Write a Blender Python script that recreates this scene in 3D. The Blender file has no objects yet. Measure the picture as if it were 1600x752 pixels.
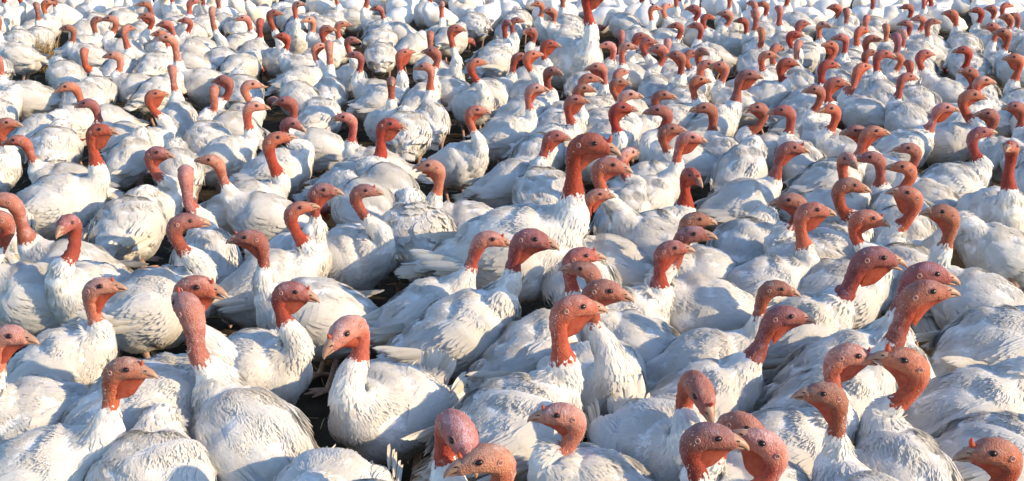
import bpy, math, random
import numpy as np
from mathutils import Vector, Matrix

# ------------------------------------------------------------------ camera, sky, sun, exposure
SC = bpy.context.scene
COL = SC.collection
CAM_H = 1.60
F_PX = 1800.0                      # focal length in pixels of the 1600 px wide photograph
PITCH = math.atan(576.0 / F_PX)    # the horizon lies 576 px above the picture's centre
cam_d = bpy.data.cameras.new('camera')
cam = bpy.data.objects.new('camera', cam_d)
COL.objects.link(cam)
cam.location = (0, 0, CAM_H)
cam.rotation_euler = (math.pi / 2 - PITCH, 0, 0)
cam_d.sensor_width = 36.0
cam_d.lens = 36.0 * F_PX / 1600.0
cam_d.clip_start = 0.05
cam_d.clip_end = 500.0
SC.camera = cam

SUN_AZ = math.radians(-20)         # measured from +X (right of the camera) towards +Y (away)
SUN_EL = math.radians(21)
world = bpy.data.worlds.new('World')
SC.world = world
world.use_nodes = True
wn = world.node_tree.nodes
sky = wn.new('ShaderNodeTexSky')
sky.sky_type = 'NISHITA'
sky.sun_disc = False
sky.sun_elevation = SUN_EL
sky.sun_rotation = math.pi / 2 - SUN_AZ
sky.air_density = 1.0
sky.dust_density = 0.3
sky.ozone_density = 2.6
bg = wn['Background']
bg.inputs['Strength'].default_value = 0.15
world.node_tree.links.new(sky.outputs['Color'], bg.inputs['Color'])
sun_d = bpy.data.lights.new('sun', 'SUN')
sun_d.energy = 3.4
sun_d.angle = math.radians(0.6)
sun_d.color = (1.0, 0.76, 0.47)
sun = bpy.data.objects.new('sun', sun_d)
COL.objects.link(sun)
sdir = Vector((math.cos(SUN_AZ) * math.cos(SUN_EL), math.sin(SUN_AZ) * math.cos(SUN_EL), math.sin(SUN_EL)))
sun.rotation_euler = (-sdir).to_track_quat('-Z', 'Y').to_euler()
sun.location = sdir * 20
SC.cycles.max_bounces = 6
SC.cycles.diffuse_bounces = 3
SC.cycles.use_adaptive_sampling = True
SC.cycles.adaptive_threshold = 0.025
SC.cycles.glossy_bounces = 2
SC.cycles.transmission_bounces = 2
vs = SC.view_settings
vs.view_transform = 'Standard'
vs.look = 'None'
vs.exposure = 0.86
vs.gamma = 1.0
vs.use_curve_mapping = False

# ------------------------------------------------------------------ small helpers
def smooth(x):
    x = np.clip(x, 0, 1)
    return x * x * (3 - 2 * x)

def unit(v):
    return v / np.maximum(np.linalg.norm(v, axis=-1, keepdims=True), 1e-9)

def mesh_np(name, V, F, mats, smooth_shade=True, attrs=None, normals=None, mat_index=None):
    """One mesh from an (n,3) array and an (m,k) face array (k = 3 or 4)."""
    me = bpy.data.meshes.new(name)
    V = np.asarray(V, dtype=np.float32)
    F = np.asarray(F, dtype=np.int32)
    m, k = F.shape
    me.vertices.add(len(V))
    me.vertices.foreach_set('co', V.ravel())
    me.loops.add(m * k)
    me.loops.foreach_set('vertex_index', F.ravel())
    me.polygons.add(m)
    me.polygons.foreach_set('loop_start', np.arange(0, m * k, k, dtype=np.int32))
    me.polygons.foreach_set('use_smooth', np.full(m, smooth_shade, dtype=bool))
    if mat_index is not None:
        me.polygons.foreach_set('material_index', np.asarray(mat_index, dtype=np.int32))
    me.update(calc_edges=True)
    for ma in (mats if isinstance(mats, (list, tuple)) else [mats]):
        me.materials.append(ma)
    for an, av in (attrs or {}).items():
        a = me.attributes.new(an, 'FLOAT', 'POINT')
        a.data.foreach_set('value', np.asarray(av, dtype=np.float32))
    if normals is not None:
        me.normals_split_custom_set_from_vertices(np.asarray(normals, dtype=np.float32).tolist())
    return me

def link(name, data, parent=None, loc=None, rot=None, scale=None):
    o = bpy.data.objects.new(name, data)
    COL.objects.link(o)
    if parent is not None:
        o.parent = parent
    if loc is not None:
        o.location = loc
    if rot is not None:
        o.rotation_euler = rot
    if scale is not None:
        o.scale = scale
    return o

def grid_faces(nr, nc, closed):
    """Quads of a loft of nr rings with nc points."""
    i = np.arange(nr - 1)[:, None]
    j = np.arange(nc if closed else nc - 1)[None, :]
    jn = (j + 1) % nc
    a = i * nc + j
    b = i * nc + jn
    c = (i + 1) * nc + jn
    d = (i + 1) * nc + j
    return np.stack([a, b, c, d], -1).reshape(-1, 4)

def px_ray(u, v):
    """Direction from the camera through pixel (u, v) of the 1600x752 photograph."""
    dx, dy = (u - 800.0) / F_PX, (376.0 - v) / F_PX
    cp, sp = math.cos(PITCH), math.sin(PITCH)
    return np.array([dx, cp + dy * sp, -sp + dy * cp])

def on_plane(u, v, z):
    d = px_ray(u, v)
    t = (z - CAM_H) / d[2]
    return np.array([0, 0, CAM_H]) + d * t

# ------------------------------------------------------------------ materials
def new_mat(name):
    m = bpy.data.materials.new(name)
    m.use_nodes = True
    nt = m.node_tree
    nt.nodes.clear()
    out = nt.nodes.new('ShaderNodeOutputMaterial')
    return m, nt, out

def N(nt, typ, **kw):
    n = nt.nodes.new(typ)
    for k, v in kw.items():
        if k == 'op':
            n.operation = v
        elif k == 'inp':
            for kk, vv in v.items():
                n.inputs[kk].default_value = vv
        else:
            setattr(n, k, v)
    return n

def ramp(nt, fac, stops):
    r = nt.nodes.new('ShaderNodeValToRGB')
    e = r.color_ramp.elements
    while len(e) < len(stops):
        e.new(0.5)
    for k, (p, c) in enumerate(stops):
        e[k].position = p
        e[k].color = (*c, 1) if len(c) == 3 else c
    nt.links.new(fac, r.inputs['Fac'])
    return r.outputs['Color']

def mix(nt, fac, a, b, blend='MIX'):
    m = nt.nodes.new('ShaderNodeMix')
    m.data_type = 'RGBA'
    m.blend_type = blend
    for sock, val in (('Factor', fac), ('A', a), ('B', b)):
        s = [x for x in m.inputs if x.name == sock and x.type == ('VALUE' if sock == 'Factor' else 'RGBA')][0]
        if isinstance(val, (int, float)):
            s.default_value = val
        elif isinstance(val, tuple):
            s.default_value = (*val, 1)
        else:
            nt.links.new(val, s)
    return [x for x in m.outputs if x.type == 'RGBA'][0]

def math_n(nt, op, a, b=None, clamp=False):
    m = nt.nodes.new('ShaderNodeMath')
    m.operation = op
    m.use_clamp = clamp
    for k, val in enumerate((a, b)):
        if val is None:
            continue
        if isinstance(val, (int, float)):
            m.inputs[k].default_value = val
        else:
            nt.links.new(val, m.inputs[k])
    return m.outputs[0]

def noise(nt, vec, scale, detail=3, rough=0.55, dim='3D', w=None):
    n = nt.nodes.new('ShaderNodeTexNoise')
    n.noise_dimensions = dim
    n.inputs['Scale'].default_value = scale
    n.inputs['Detail'].default_value = detail
    n.inputs['Roughness'].default_value = rough
    nt.links.new(vec, n.inputs['Vector'])
    if w is not None:
        nt.links.new(w, n.inputs['W'])
    return n.outputs['Fac']

def feather_colour(nt, obj_coord, rnd):
    """White plumage with the yellowish and grey-brown soiling of a penned flock."""
    w = math_n(nt, 'MULTIPLY', rnd, 37.0)
    n1 = noise(nt, obj_coord, 5.0, 4, 0.6, '4D', w)
    n2 = noise(nt, obj_coord, 26.0, 3, 0.6, '4D', w)
    n3 = noise(nt, obj_coord, 3.0, 2, 0.5, '4D', w)
    base = ramp(nt, n2, [(0.30, (0.84, 0.825, 0.79)), (0.62, (0.88, 0.873, 0.855))])
    sepz = N(nt, 'ShaderNodeSeparateXYZ')
    nt.links.new(obj_coord, sepz.inputs[0])
    # dirt gathers where birds lie in the litter: under-belly and round the vent
    low = math_n(nt, 'SUBTRACT', 0.34, sepz.outputs['Z'])
    low = math_n(nt, 'MULTIPLY', low, 3.2, True)
    back = math_n(nt, 'SUBTRACT', -0.10, sepz.outputs['X'])
    back = math_n(nt, 'MULTIPLY', back, 3.0, True)
    zone = math_n(nt, 'ADD', low, back, True)
    zone = math_n(nt, 'ADD', math_n(nt, 'MULTIPLY', zone, 0.74), 0.26, True)
    st = math_n(nt, 'MULTIPLY', math_n(nt, 'SUBTRACT', n1, 0.46, True), 5.0, True)
    fac = math_n(nt, 'MULTIPLY', st, zone, True)
    tint = ramp(nt, n3, [(0.35, (0.70, 0.59, 0.40)), (0.65, (0.60, 0.53, 0.43))])
    return mix(nt, fac, base, tint)

def make_feather_mat(name, translucency=0.34, bump=0.2, tint=None):
    m, nt, out = new_mat(name)
    tc = N(nt, 'ShaderNodeTexCoord')
    oi = N(nt, 'ShaderNodeObjectInfo')
    col = feather_colour(nt, tc.outputs['Object'], oi.outputs['Random'])
    if tint:
        col = mix(nt, 1.0, col, tint, 'MULTIPLY')
    p = N(nt, 'ShaderNodeBsdfPrincipled', inp={'Roughness': 0.72, 'Specular IOR Level': 0.18})
    p.inputs['Sheen Weight'].default_value = 0.12
    p.inputs['Sheen Roughness'].default_value = 0.6
    nt.links.new(col, p.inputs['Base Color'])
    b = N(nt, 'ShaderNodeBump', inp={'Strength': bump, 'Distance': 0.004})
    n = noise(nt, tc.outputs['Object'], 120.0, 3, 0.65)
    nt.links.new(n, b.inputs['Height'])
    nt.links.new(b.outputs['Normal'], p.inputs['Normal'])
    t = N(nt, 'ShaderNodeBsdfTranslucent')
    nt.links.new(col, t.inputs['Color'])
    mx = N(nt, 'ShaderNodeMixShader', inp={0: translucency})
    nt.links.new(p.outputs[0], mx.inputs[1])
    nt.links.new(t.outputs[0], mx.inputs[2])
    nt.links.new(mx.outputs[0], out.inputs['Surface'])
    return m

def skin_shader(nt, coord, rnd, crown, warm):
    """Bare, warty skin: red neck, pale violet crown, nape tint partly painted shade, grainy with caruncles."""
    w = math_n(nt, 'MULTIPLY', rnd, 53.0)
    n1 = noise(nt, coord, 34.0, 4, 0.6, '4D', w)
    n2 = noise(nt, coord, 150.0, 3, 0.6)
    vor = N(nt, 'ShaderNodeTexVoronoi', inp={'Scale': 240.0})
    nt.links.new(coord, vor.inputs['Vector'])
    red = ramp(nt, n1, [(0.28, (0.34, 0.066, 0.036)), (0.52, (0.50, 0.128, 0.068)), (0.75, (0.60, 0.225, 0.135))])
    violet = ramp(nt, n1, [(0.32, (0.26, 0.105, 0.095)), (0.50, (0.38, 0.185, 0.172)), (0.64, (0.54, 0.38, 0.40))])
    # some birds flush deep red, others stay pink
    pink = mix(nt, 0.65, red, (0.64, 0.27, 0.175))
    flush = math_n(nt, 'FRACT', math_n(nt, 'MULTIPLY', rnd, 7.31))
    red = mix(nt, flush, red, pink)
    red = mix(nt, 1.0, red, (0.90, 0.80, 0.76), 'MULTIPLY')
    deep = ramp(nt, n1, [(0.30, (0.27, 0.030, 0.020)), (0.70, (0.47, 0.085, 0.048))])
    neck = math_n(nt, 'MULTIPLY', math_n(nt, 'SUBTRACT', 1.0, warm, True), math_n(nt, 'FRACT', math_n(nt, 'MULTIPLY', rnd, 13.9)))
    red = mix(nt, neck, red, deep)
    c = mix(nt, crown, red, violet)
    dusk = math_n(nt, 'MULTIPLY', math_n(nt, 'FRACT', math_n(nt, 'MULTIPLY', rnd, 23.7)), 0.25)
    c = mix(nt, dusk, c, mix(nt, n1, (0.20, 0.065, 0.05), (0.34, 0.16, 0.14)))
    pore = math_n(nt, 'MULTIPLY', math_n(nt, 'SUBTRACT', vor.outputs['Distance'], 0.35, True), 0.8, True)
    c = mix(nt, pore, c, (0.25, 0.06, 0.05))
    c = mix(nt, math_n(nt, 'MULTIPLY', warm, 0.30), c, (0.52, 0.27, 0.23))
    oc = N(nt, 'ShaderNodeObjectInfo')
    tone = mix(nt, 1.0, oc.outputs['Color'], (1.76, 1.56, 1.56), 'MULTIPLY')
    c = mix(nt, 1.0, c, tone, 'MULTIPLY')
    n4 = noise(nt, coord, 85.0, 5, 0.7, '4D', w)
    crease = math_n(nt, 'MULTIPLY', math_n(nt, 'SUBTRACT', 0.47, n4, True), 7.0, True)
    c = mix(nt, math_n(nt, 'MULTIPLY', crease, 0.45), c, (0.20, 0.045, 0.04))
    pale = math_n(nt, 'MULTIPLY', math_n(nt, 'SUBTRACT', n2, 0.60, True), 3.0, True)
    c = mix(nt, math_n(nt, 'MULTIPLY', pale, 0.25), c, (0.68, 0.46, 0.40))
    p = N(nt, 'ShaderNodeBsdfPrincipled', inp={'Roughness': 0.68, 'Specular IOR Level': 0.2})
    nt.links.new(c, p.inputs['Base Color'])
    p.inputs['Subsurface Weight'].default_value = 0.16
    p.inputs['Subsurface Radius'].default_value = (1.0, 0.28, 0.14)
    p.inputs['Subsurface Scale'].default_value = 0.012
    b = N(nt, 'ShaderNodeBump', inp={'Strength': 0.5, 'Distance': 0.0035})
    hgt = math_n(nt, 'ADD', math_n(nt, 'MULTIPLY', vor.outputs['Distance'], -1.0), math_n(nt, 'MULTIPLY', n4, 2.2))
    nt.links.new(hgt, b.inputs['Height'])
    nt.links.new(b.outputs['Normal'], p.inputs['Normal'])
    return p

def make_body_mat():
    """Body surface: white down where the bird is feathered, bare skin on head and upper neck."""
    m, nt, out = new_mat('turkey_body')
    tc = N(nt, 'ShaderNodeTexCoord')
    oi = N(nt, 'ShaderNodeObjectInfo')
    at = N(nt, 'ShaderNodeAttribute', attribute_name='skin')
    cr = N(nt, 'ShaderNodeAttribute', attribute_name='crown')
    col = feather_colour(nt, tc.outputs['Object'], oi.outputs['Random'])
    pf = N(nt, 'ShaderNodeBsdfPrincipled', inp={'Roughness': 0.8, 'Specular IOR Level': 0.15})
    nt.links.new(col, pf.inputs['Base Color'])
    bf = N(nt, 'ShaderNodeBump', inp={'Strength': 0.4, 'Distance': 0.006})
    nf = noise(nt, tc.outputs['Object'], 60.0, 4, 0.65)
    nt.links.new(nf, bf.inputs['Height'])
    nt.links.new(bf.outputs['Normal'], pf.inputs['Normal'])
    fa = N(nt, 'ShaderNodeAttribute', attribute_name='face')
    ps = skin_shader(nt, tc.outputs['Object'], oi.outputs['Random'], cr.outputs['Fac'], fa.outputs['Fac'])
    # ragged edge between skin and feathers
    ed = noise(nt, tc.outputs['Object'], 75.0, 3, 0.6)
    f = math_n(nt, 'ADD', at.outputs['Fac'], math_n(nt, 'MULTIPLY', math_n(nt, 'SUBTRACT', ed, 0.5), 1.5))
    f = math_n(nt, 'MULTIPLY', math_n(nt, 'SUBTRACT', f, 0.42), 6.0, True)
    mx = N(nt, 'ShaderNodeMixShader')
    nt.links.new(f, mx.inputs[0])
    nt.links.new(pf.outputs[0], mx.inputs[1])
    nt.links.new(ps.outputs[0], mx.inputs[2])
    nt.links.new(mx.outputs[0], out.inputs['Surface'])
    return m

def make_wattle_mat():
    m, nt, out = new_mat('throat_skin')
    tc = N(nt, 'ShaderNodeTexCoord')
    n1 = noise(nt, tc.outputs['Object'], 90.0, 3, 0.6)
    c = ramp(nt, n1, [(0.3, (0.42, 0.075, 0.042)), (0.7, (0.58, 0.17, 0.10))])
    p = N(nt, 'ShaderNodeBsdfPrincipled', inp={'Roughness': 0.5, 'Specular IOR Level': 0.3})
    nt.links.new(c, p.inputs['Base Color'])
    b = N(nt, 'ShaderNodeBump', inp={'Strength': 0.6, 'Distance': 0.003})
    nt.links.new(n1, b.inputs['Height'])
    nt.links.new(b.outputs['Normal'], p.inputs['Normal'])
    t = N(nt, 'ShaderNodeBsdfTranslucent', inp={'Color': (0.90, 0.20, 0.06, 1)})
    mx = N(nt, 'ShaderNodeMixShader', inp={0: 0.36})
    nt.links.new(p.outputs[0], mx.inputs[1])
    nt.links.new(t.outputs[0], mx.inputs[2])
    nt.links.new(mx.outputs[0], out.inputs['Surface'])
    return m

def simple_mat(name, c0, c1, scale, rough=0.6, spec=0.3, bump=0.0):
    m, nt, out = new_mat(name)
    tc = N(nt, 'ShaderNodeTexCoord')
    n1 = noise(nt, tc.outputs['Object'], scale, 4, 0.6)
    c = ramp(nt, n1, [(0.3, c0), (0.7, c1)])
    p = N(nt, 'ShaderNodeBsdfPrincipled', inp={'Roughness': rough, 'Specular IOR Level': spec})
    nt.links.new(c, p.inputs['Base Color'])
    if bump:
        b = N(nt, 'ShaderNodeBump', inp={'Strength': bump, 'Distance': 0.01})
        nt.links.new(n1, b.inputs['Height'])
        nt.links.new(b.outputs['Normal'], p.inputs['Normal'])
    nt.links.new(p.outputs[0], out.inputs['Surface'])
    return m

M_FEATHER = make_feather_mat('white_feather')
M_QUILL = make_feather_mat('white_flight_feather', 0.30, 0.12, (0.99, 0.97, 0.92))
M_SOILED = make_feather_mat('soiled_feather', 0.15, 0.3, (0.78, 0.74, 0.68))
M_BODY = make_body_mat()
M_WATTLE = make_wattle_mat()
M_BEAK = simple_mat('beak_horn', (0.30, 0.15, 0.11), (0.48, 0.30, 0.21), 70, 0.42, 0.4)
M_EYE = simple_mat('dark_eye', (0.006, 0.004, 0.004), (0.02, 0.01, 0.008), 40, 0.28, 0.5)
M_LID = simple_mat('eyelid_skin', (0.22, 0.075, 0.07), (0.34, 0.14, 0.13), 200, 0.6, 0.3)
M_EAR = simple_mat('ear_skin', (0.42, 0.19, 0.155), (0.56, 0.34, 0.29), 200, 0.6, 0.3)
M_LEG = simple_mat('leg_scale', (0.36, 0.22, 0.17), (0.50, 0.34, 0.27), 70, 0.6, 0.3, 0.4)
M_GROUND = simple_mat('bare_soil', (0.020, 0.016, 0.011), (0.070, 0.055, 0.036), 9, 0.95, 0.1, 0.8)
M_STRAW = simple_mat('dry_straw', (0.30, 0.21, 0.10), (0.52, 0.40, 0.21), 25, 0.8, 0.2)
M_BRISTLE = simple_mat('pale_bristle', (0.72, 0.66, 0.60), (0.82, 0.78, 0.72), 90, 0.7, 0.2)

# ------------------------------------------------------------------ turkey geometry
def hermite(keys, t_keys, t):
    """Smooth curve through keys (n,d) at parameters t_keys, sampled at t."""
    K = np.asarray(keys, float)
    T = np.asarray(t_keys, float)
    m = np.zeros_like(K)
    dt = np.diff(T)[:, None]
    sl = np.diff(K, axis=0) / dt
    m[0], m[-1] = sl[0], sl[-1]
    m[1:-1] = (sl[:-1] * dt[1:] + sl[1:] * dt[:-1]) / (dt[1:] + dt[:-1])
    i = np.clip(np.searchsorted(T, t, side='right') - 1, 0, len(T) - 2)
    h = (T[i + 1] - T[i])[:, None]
    x = ((t - T[i])[:, None]) / h
    h00, h10 = 2 * x**3 - 3 * x**2 + 1, x**3 - 2 * x**2 + x
    h01, h11 = -2 * x**3 + 3 * x**2, x**3 - x**2
    return h00 * K[i] + h10 * h * m[i] + h01 * K[i + 1] + h11 * h * m[i + 1]

# torso keys: x, z, side radius, top radius, bottom radius
TORSO = {
    'hen':    [(-.240, .312, .010, .009, .009), (-.206, .304, .050, .040, .050), (-.142, .292, .098, .078, .108),
               (-.062, .284, .134, .112, .146), (.018, .286, .146, .124, .156), (.088, .298, .132, .108, .142),
               (.144, .312, .094, .080, .106), (.190, .340, .056, .050, .060)],
    'plump':  [(-.234, .306, .012, .011, .011), (-.200, .298, .062, .050, .062), (-.138, .286, .117, .093, .122),
               (-.062, .280, .151, .124, .157), (.018, .284, .161, .134, .166), (.088, .298, .146, .116, .150),
               (.147, .314, .103, .086, .112), (.194, .344, .061, .054, .065)],
    'slim':   [(-.256, .302, .010, .009, .009), (-.220, .296, .044, .036, .044), (-.152, .288, .086, .070, .094),
               (-.068, .282, .117, .102, .130), (.012, .286, .128, .114, .142), (.082, .300, .114, .100, .128),
               (.140, .316, .080, .074, .095), (.188, .346, .050, .046, .054)],
}
LUMPS = {}
def lump(P, seed):
    if seed not in LUMPS:
        r = np.random.default_rng(1000 + seed)
        k = unit(r.normal(size=(14, 3))) * (2 * math.pi / r.uniform(.05, .15, 14))[:, None]
        LUMPS[seed] = (k, r.uniform(0, 6.28, 14), r.uniform(.0008, .0032, 14))
    k, ph, a = LUMPS[seed]
    return (np.sin(P @ k.T + ph) * a).sum(-1)

def sweep(pos, yaw, rs, rt, rb, nseg, exp=0.92):
    """Rings along a spine. yaw turns the side vector about the vertical; top/bottom radii differ."""
    t = unit(np.gradient(pos, axis=0))
    s = np.stack([-np.sin(yaw), np.cos(yaw), np.zeros_like(yaw)], -1)
    s = unit(s - (s * t).sum(-1, keepdims=True) * t)
    n = np.cross(t, s)
    th = np.linspace(0, 2 * math.pi, nseg, endpoint=False)
    c, si = np.cos(th), np.sin(th)
    c = np.sign(c) * np.abs(c) ** exp
    si = np.sign(si) * np.abs(si) ** exp
    r2 = np.where(si[None, :] > 0, rt[:, None], rb[:, None])
    P = pos[:, None, :] + s[:, None, :] * (rs[:, None] * c)[..., None] + n[:, None, :] * (r2 * si)[..., None]
    # outward normals from the grid itself
    du = np.roll(P, -1, 1) - np.roll(P, 1, 1)
    dv = np.gradient(P, axis=0)
    nr = unit(np.cross(du, dv))
    out = ((P - pos[:, None, :]) * nr).sum(-1, keepdims=True)
    nr = np.where(out < 0, -nr, nr)
    return P, nr, t

TILT = {'hen': 17, 'plump': 13, 'slim': 22}
def tilt(P, var):
    """The bird carries its breast higher than its rump."""
    a = math.radians(TILT[var])
    x, z = P[..., 0], P[..., 2] - .285
    return np.stack([x * math.cos(a) - z * math.sin(a), P[..., 1], x * math.sin(a) + z * math.cos(a) + .285], -1)

def torso_rings(var, nst, nseg):
    K = np.array(TORSO[var], float)
    keys = np.stack([K[:, 0], np.zeros(len(K)), K[:, 1], K[:, 2], K[:, 3], K[:, 4]], -1)
    d = np.linalg.norm(np.diff(keys[:, :3], axis=0), axis=1)
    T = np.concatenate([[0], np.cumsum(d)])
    t = np.linspace(0, T[-1], nst)
    q = hermite(keys, T, t)
    q[:, :3] = tilt(q[:, :3], var)
    return q

HEAD = np.array([  # f, u, top, bottom, side   (metres, unit head)
    (-.0165, -.066, .0156, .0156, .0152), (-.0160, -.050, .0163, .0160, .0154), (-.0145, -.034, .0194, .0170, .0172),
    (-.0075, -.0155, .0245, .0180, .0208), (.004, -.0055, .0245, .0182, .0222), (.0180, -.0015, .0222, .0180, .0216),
    (.031, -.0025, .0182, .0162, .0180), (.041, -.0050, .0140, .0130, .0138), (.049, -.0070, .0106, .0095, .0105),
    (.053, -.008, .0055, .0050, .0055)])

HEAD[:, 0] *= 1.10
HEAD[:, 1] *= 1.04

def feathers(P, Nn, D, L, W, lift, rng, camber=0.05, rag=0.05, nblend=0.86, rows=4):
    """Curved feather blades: returns verts, quads and blended normals."""
    n = len(P)
    D = unit(D - (D * Nn).sum(-1, keepdims=True) * Nn)
    B = np.cross(Nn, D)
    ts = np.linspace(0, 1, rows)
    prof = {4: [.60, 1.0, .98, .60], 5: [.45, .92, 1.0, .90, .40], 3: [.75, 1.0, .55]}[rows]
    V = np.zeros((n, rows, 3, 3))
    Nv = np.zeros((n, rows, 3, 3))
    for i, t in enumerate(ts):
        w = W * prof[i]
        h = lift * t ** 1.4 + 0.0006
        jag = 1 + rag * rng.normal(size=(n, 3)) * (t > .6)
        for j, sj in enumerate((-1, 0, 1)):
            tl = t - (0.16 * abs(sj) if i == rows - 1 else 0)
            pos = P + D * (L * tl * jag[:, j])[:, None] + B * (w * sj)[:, None] + Nn * (h + camber * W * (1 - abs(sj)) - camber * W * .5)[:, None]
            V[:, i, j] = pos
            card = unit(Nn + B * (sj * camber * 1.2) - D * (lift / np.maximum(L, 1e-4))[:, None])
            Nv[:, i, j] = unit(nblend * Nn + (1 - nblend) * card)
    base = (np.arange(n) * rows * 3)[:, None, None]
    f = grid_faces(rows, 3, False)[:, ::-1]
    F = (base + f[None]).reshape(-1, 4)
    return V.reshape(-1, 3), F, Nv.reshape(-1, 3)

def sample_rings(R, NR, i, j):
    """Bilinear sample of a ring grid at float station i and float segment j."""
    ns, nc = R.shape[:2]
    i = np.clip(i, 0, ns - 1.001)
    i0 = i.astype(int); fi = (i - i0)[:, None]
    j0 = np.floor(j).astype(int); fj = (j - j0)[:, None]
    a, b = j0 % nc, (j0 + 1) % nc
    def s(A):
        return (A[i0, a] * (1 - fj) + A[i0, b] * fj) * (1 - fi) + (A[i0 + 1, a] * (1 - fj) + A[i0 + 1, b] * fj) * fi
    return s(R), unit(s(NR)), unit(s(np.gradient(R, axis=0)))

SEED_OF = {'hen': (0, 1, 2), 'plump': (3, 4), 'slim': (5, 6), 'ruffled': (7,)}
def torso_surface(var, seed, nst=60, nseg=64):
    q = torso_rings('hen' if var == 'ruffled' else var, nst, nseg)
    P, nr, t = sweep(q[:, :3], np.zeros(nst), q[:, 3], q[:, 4], q[:, 5], nseg)
    P = P + nr * lump(P, seed)[..., None]
    return P, nr

def concat(parts):
    V, F, Nn, off = [], [], [], 0
    for v, f, n in parts:
        V.append(v); F.append(f + off); Nn.append(n); off += len(v)
    return np.concatenate(V), np.concatenate(F), np.concatenate(Nn)

# --- shared plumage: shingled body feathers of one torso
def build_plumage(var, seed, fine=True):
    rng = np.random.default_rng(50 + seed)
    P, nr = torso_surface(var, seed)
    ns, nc = P.shape[:2]
    ruff = var == 'ruffled'
    sp = .032
    per = np.linalg.norm(np.diff(P, axis=1), axis=-1).sum(1)
    seg = np.linalg.norm(np.diff(P.mean(1), axis=0), axis=-1)
    acc, ii, jj = 0, [], []
    for k in range(1, ns - 1):
        acc += seg[k - 1]
        if acc >= sp * .85:
            acc = 0
            m = max(4, int(per[k] / sp))
            ii.append(k + rng.uniform(-.6, .6, m))
            jj.append((np.arange(m) + rng.uniform(-.35, .35, m) + rng.uniform()) * nc / m)
    ii, jj = np.concatenate(ii), np.concatenate(jj)
    p, n, tg = sample_rings(P, nr, ii, jj)
    d = -tg + rng.normal(size=p.shape) * (.30 if ruff else .16) + np.array([0, 0, -.22])
    k = len(p)
    L = rng.uniform(.034, .050, k) * (1.5 if ruff else 1)
    W = rng.uniform(.013, .019, k)
    lift = np.abs(rng.normal(.0002, .0003, k)) + (np.abs(rng.normal(0, .006, k)) if ruff else (rng.uniform(size=k) < .015) * .004)
    parts = [feathers(p, n, d, L, W, lift, rng)] if ruff else []
    # fine loose barbs that soften every edge, combed in small locks
    m = 8000 if ruff else 22000 if fine else 7500
    a_ = per / per.sum()
    ii = rng.choice(ns - 3, m, p=(a_[1:-2] / a_[1:-2].sum())) + 1 + rng.uniform(-.5, .5, m)
    jj = rng.uniform(0, nc, m)
    p, n, tg = sample_rings(P, nr, ii, jj)
    kk = unit(rng.normal(size=(6, 3))) * (2 * math.pi / rng.uniform(.02, .06, 6))[:, None]
    sw = np.sin(p @ kk.T + rng.uniform(0, 6.28, 6))
    side = np.cross(n, tg)
    d = -tg + side * (sw[:, :3].sum(1) * .22)[:, None] + rng.normal(size=p.shape) * .20 + np.array([0, 0, -.22])
    L = rng.uniform(.016, .034, m) * (1.5 if ruff else 1)
    W = rng.uniform(.0010, .0026, m) * (1 if fine else 1.8)
    lift = np.abs(rng.normal(.0007, .0008, m)) * (3 if ruff else 1) + np.clip(sw[:, 3:].sum(1) * .0007, 0, .0022)
    v, f, nn = feathers(p, n, d, L, W, lift, rng, rows=3)
    V, F = v.reshape(m, 3, 3, 3), None
    v2 = V[:, :, (0, 2)].reshape(-1, 3)
    f2 = ((np.arange(m) * 6)[:, None, None] + grid_faces(3, 2, False)[:, ::-1][None]).reshape(-1, 4)
    parts.append((v2, f2, v2))
    v, f, nn = concat(parts)
    return mesh_np('plumage', v, f, M_FEATHER)

# --- wing: folded on the flank
def wing_grid(var, seed, side, na=16, nb=9):
    P, nr = torso_surface(var, seed)
    ns, nc = P.shape[:2]
    xs = P.mean(1)[:, 0]
    a = np.linspace(0, 1, na)[:, None] * np.ones((1, nb))
    b = np.ones((na, 1)) * np.linspace(0, 1, nb)[None]
    x = .095 - .285 * a
    st = np.interp(x.ravel(), xs, np.arange(ns))
    hh = .66 * np.clip((a + .06) * 4.2, 0, 1) ** .6 * (1 - .80 * a ** 1.6)
    th = (.10 + .30 * a) + (b - .5) * 2 * hh
    th = th if side > 0 else math.pi - th
    j = th.ravel() / (2 * math.pi) * nc
    p, n, tg = sample_rings(P, nr, st, j)
    bulge = .002 + .013 * np.sin(math.pi * np.clip(b, .0, 1)) ** .55 * np.sin(math.pi * np.clip(a * .92 + .08, 0, 1)) ** .6
    p = p + n * bulge.ravel()[:, None]
    return p.reshape(na, nb, 3), n.reshape(na, nb, 3)

def flight_frames(var, seed, side, droop=0.0):
    """Root, normal, direction, length and half width of the long wing feathers."""
    p, n = wing_grid(var, seed, side)
    fr = []
    for k in range(7):
        a, b = 6 + k, 2 + int(k * .55)
        root, nn = p[a, b], n[a, b]
        d = np.array([-1.0, -side * (.10 + .02 * k), -.16 + .045 * k - droop])
        fr.append((root + nn * (.001 + .0010 * k), unit(nn + np.array([0, 0, .15])), unit(d), .165 - .006 * k, .0125))
    return fr

def cards_of(frames, rng, rows=5, lift=.004):
    P = np.array([f[0] for f in frames]); Nn = np.array([f[1] for f in frames]); D = np.array([f[2] for f in frames])
    L = np.array([f[3] for f in frames]); W = np.array([f[4] for f in frames])
    return feathers(P, Nn, D, L, W, np.full(len(P), lift), rng, camber=.16, rag=.03, nblend=.35, rows=rows)

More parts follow.
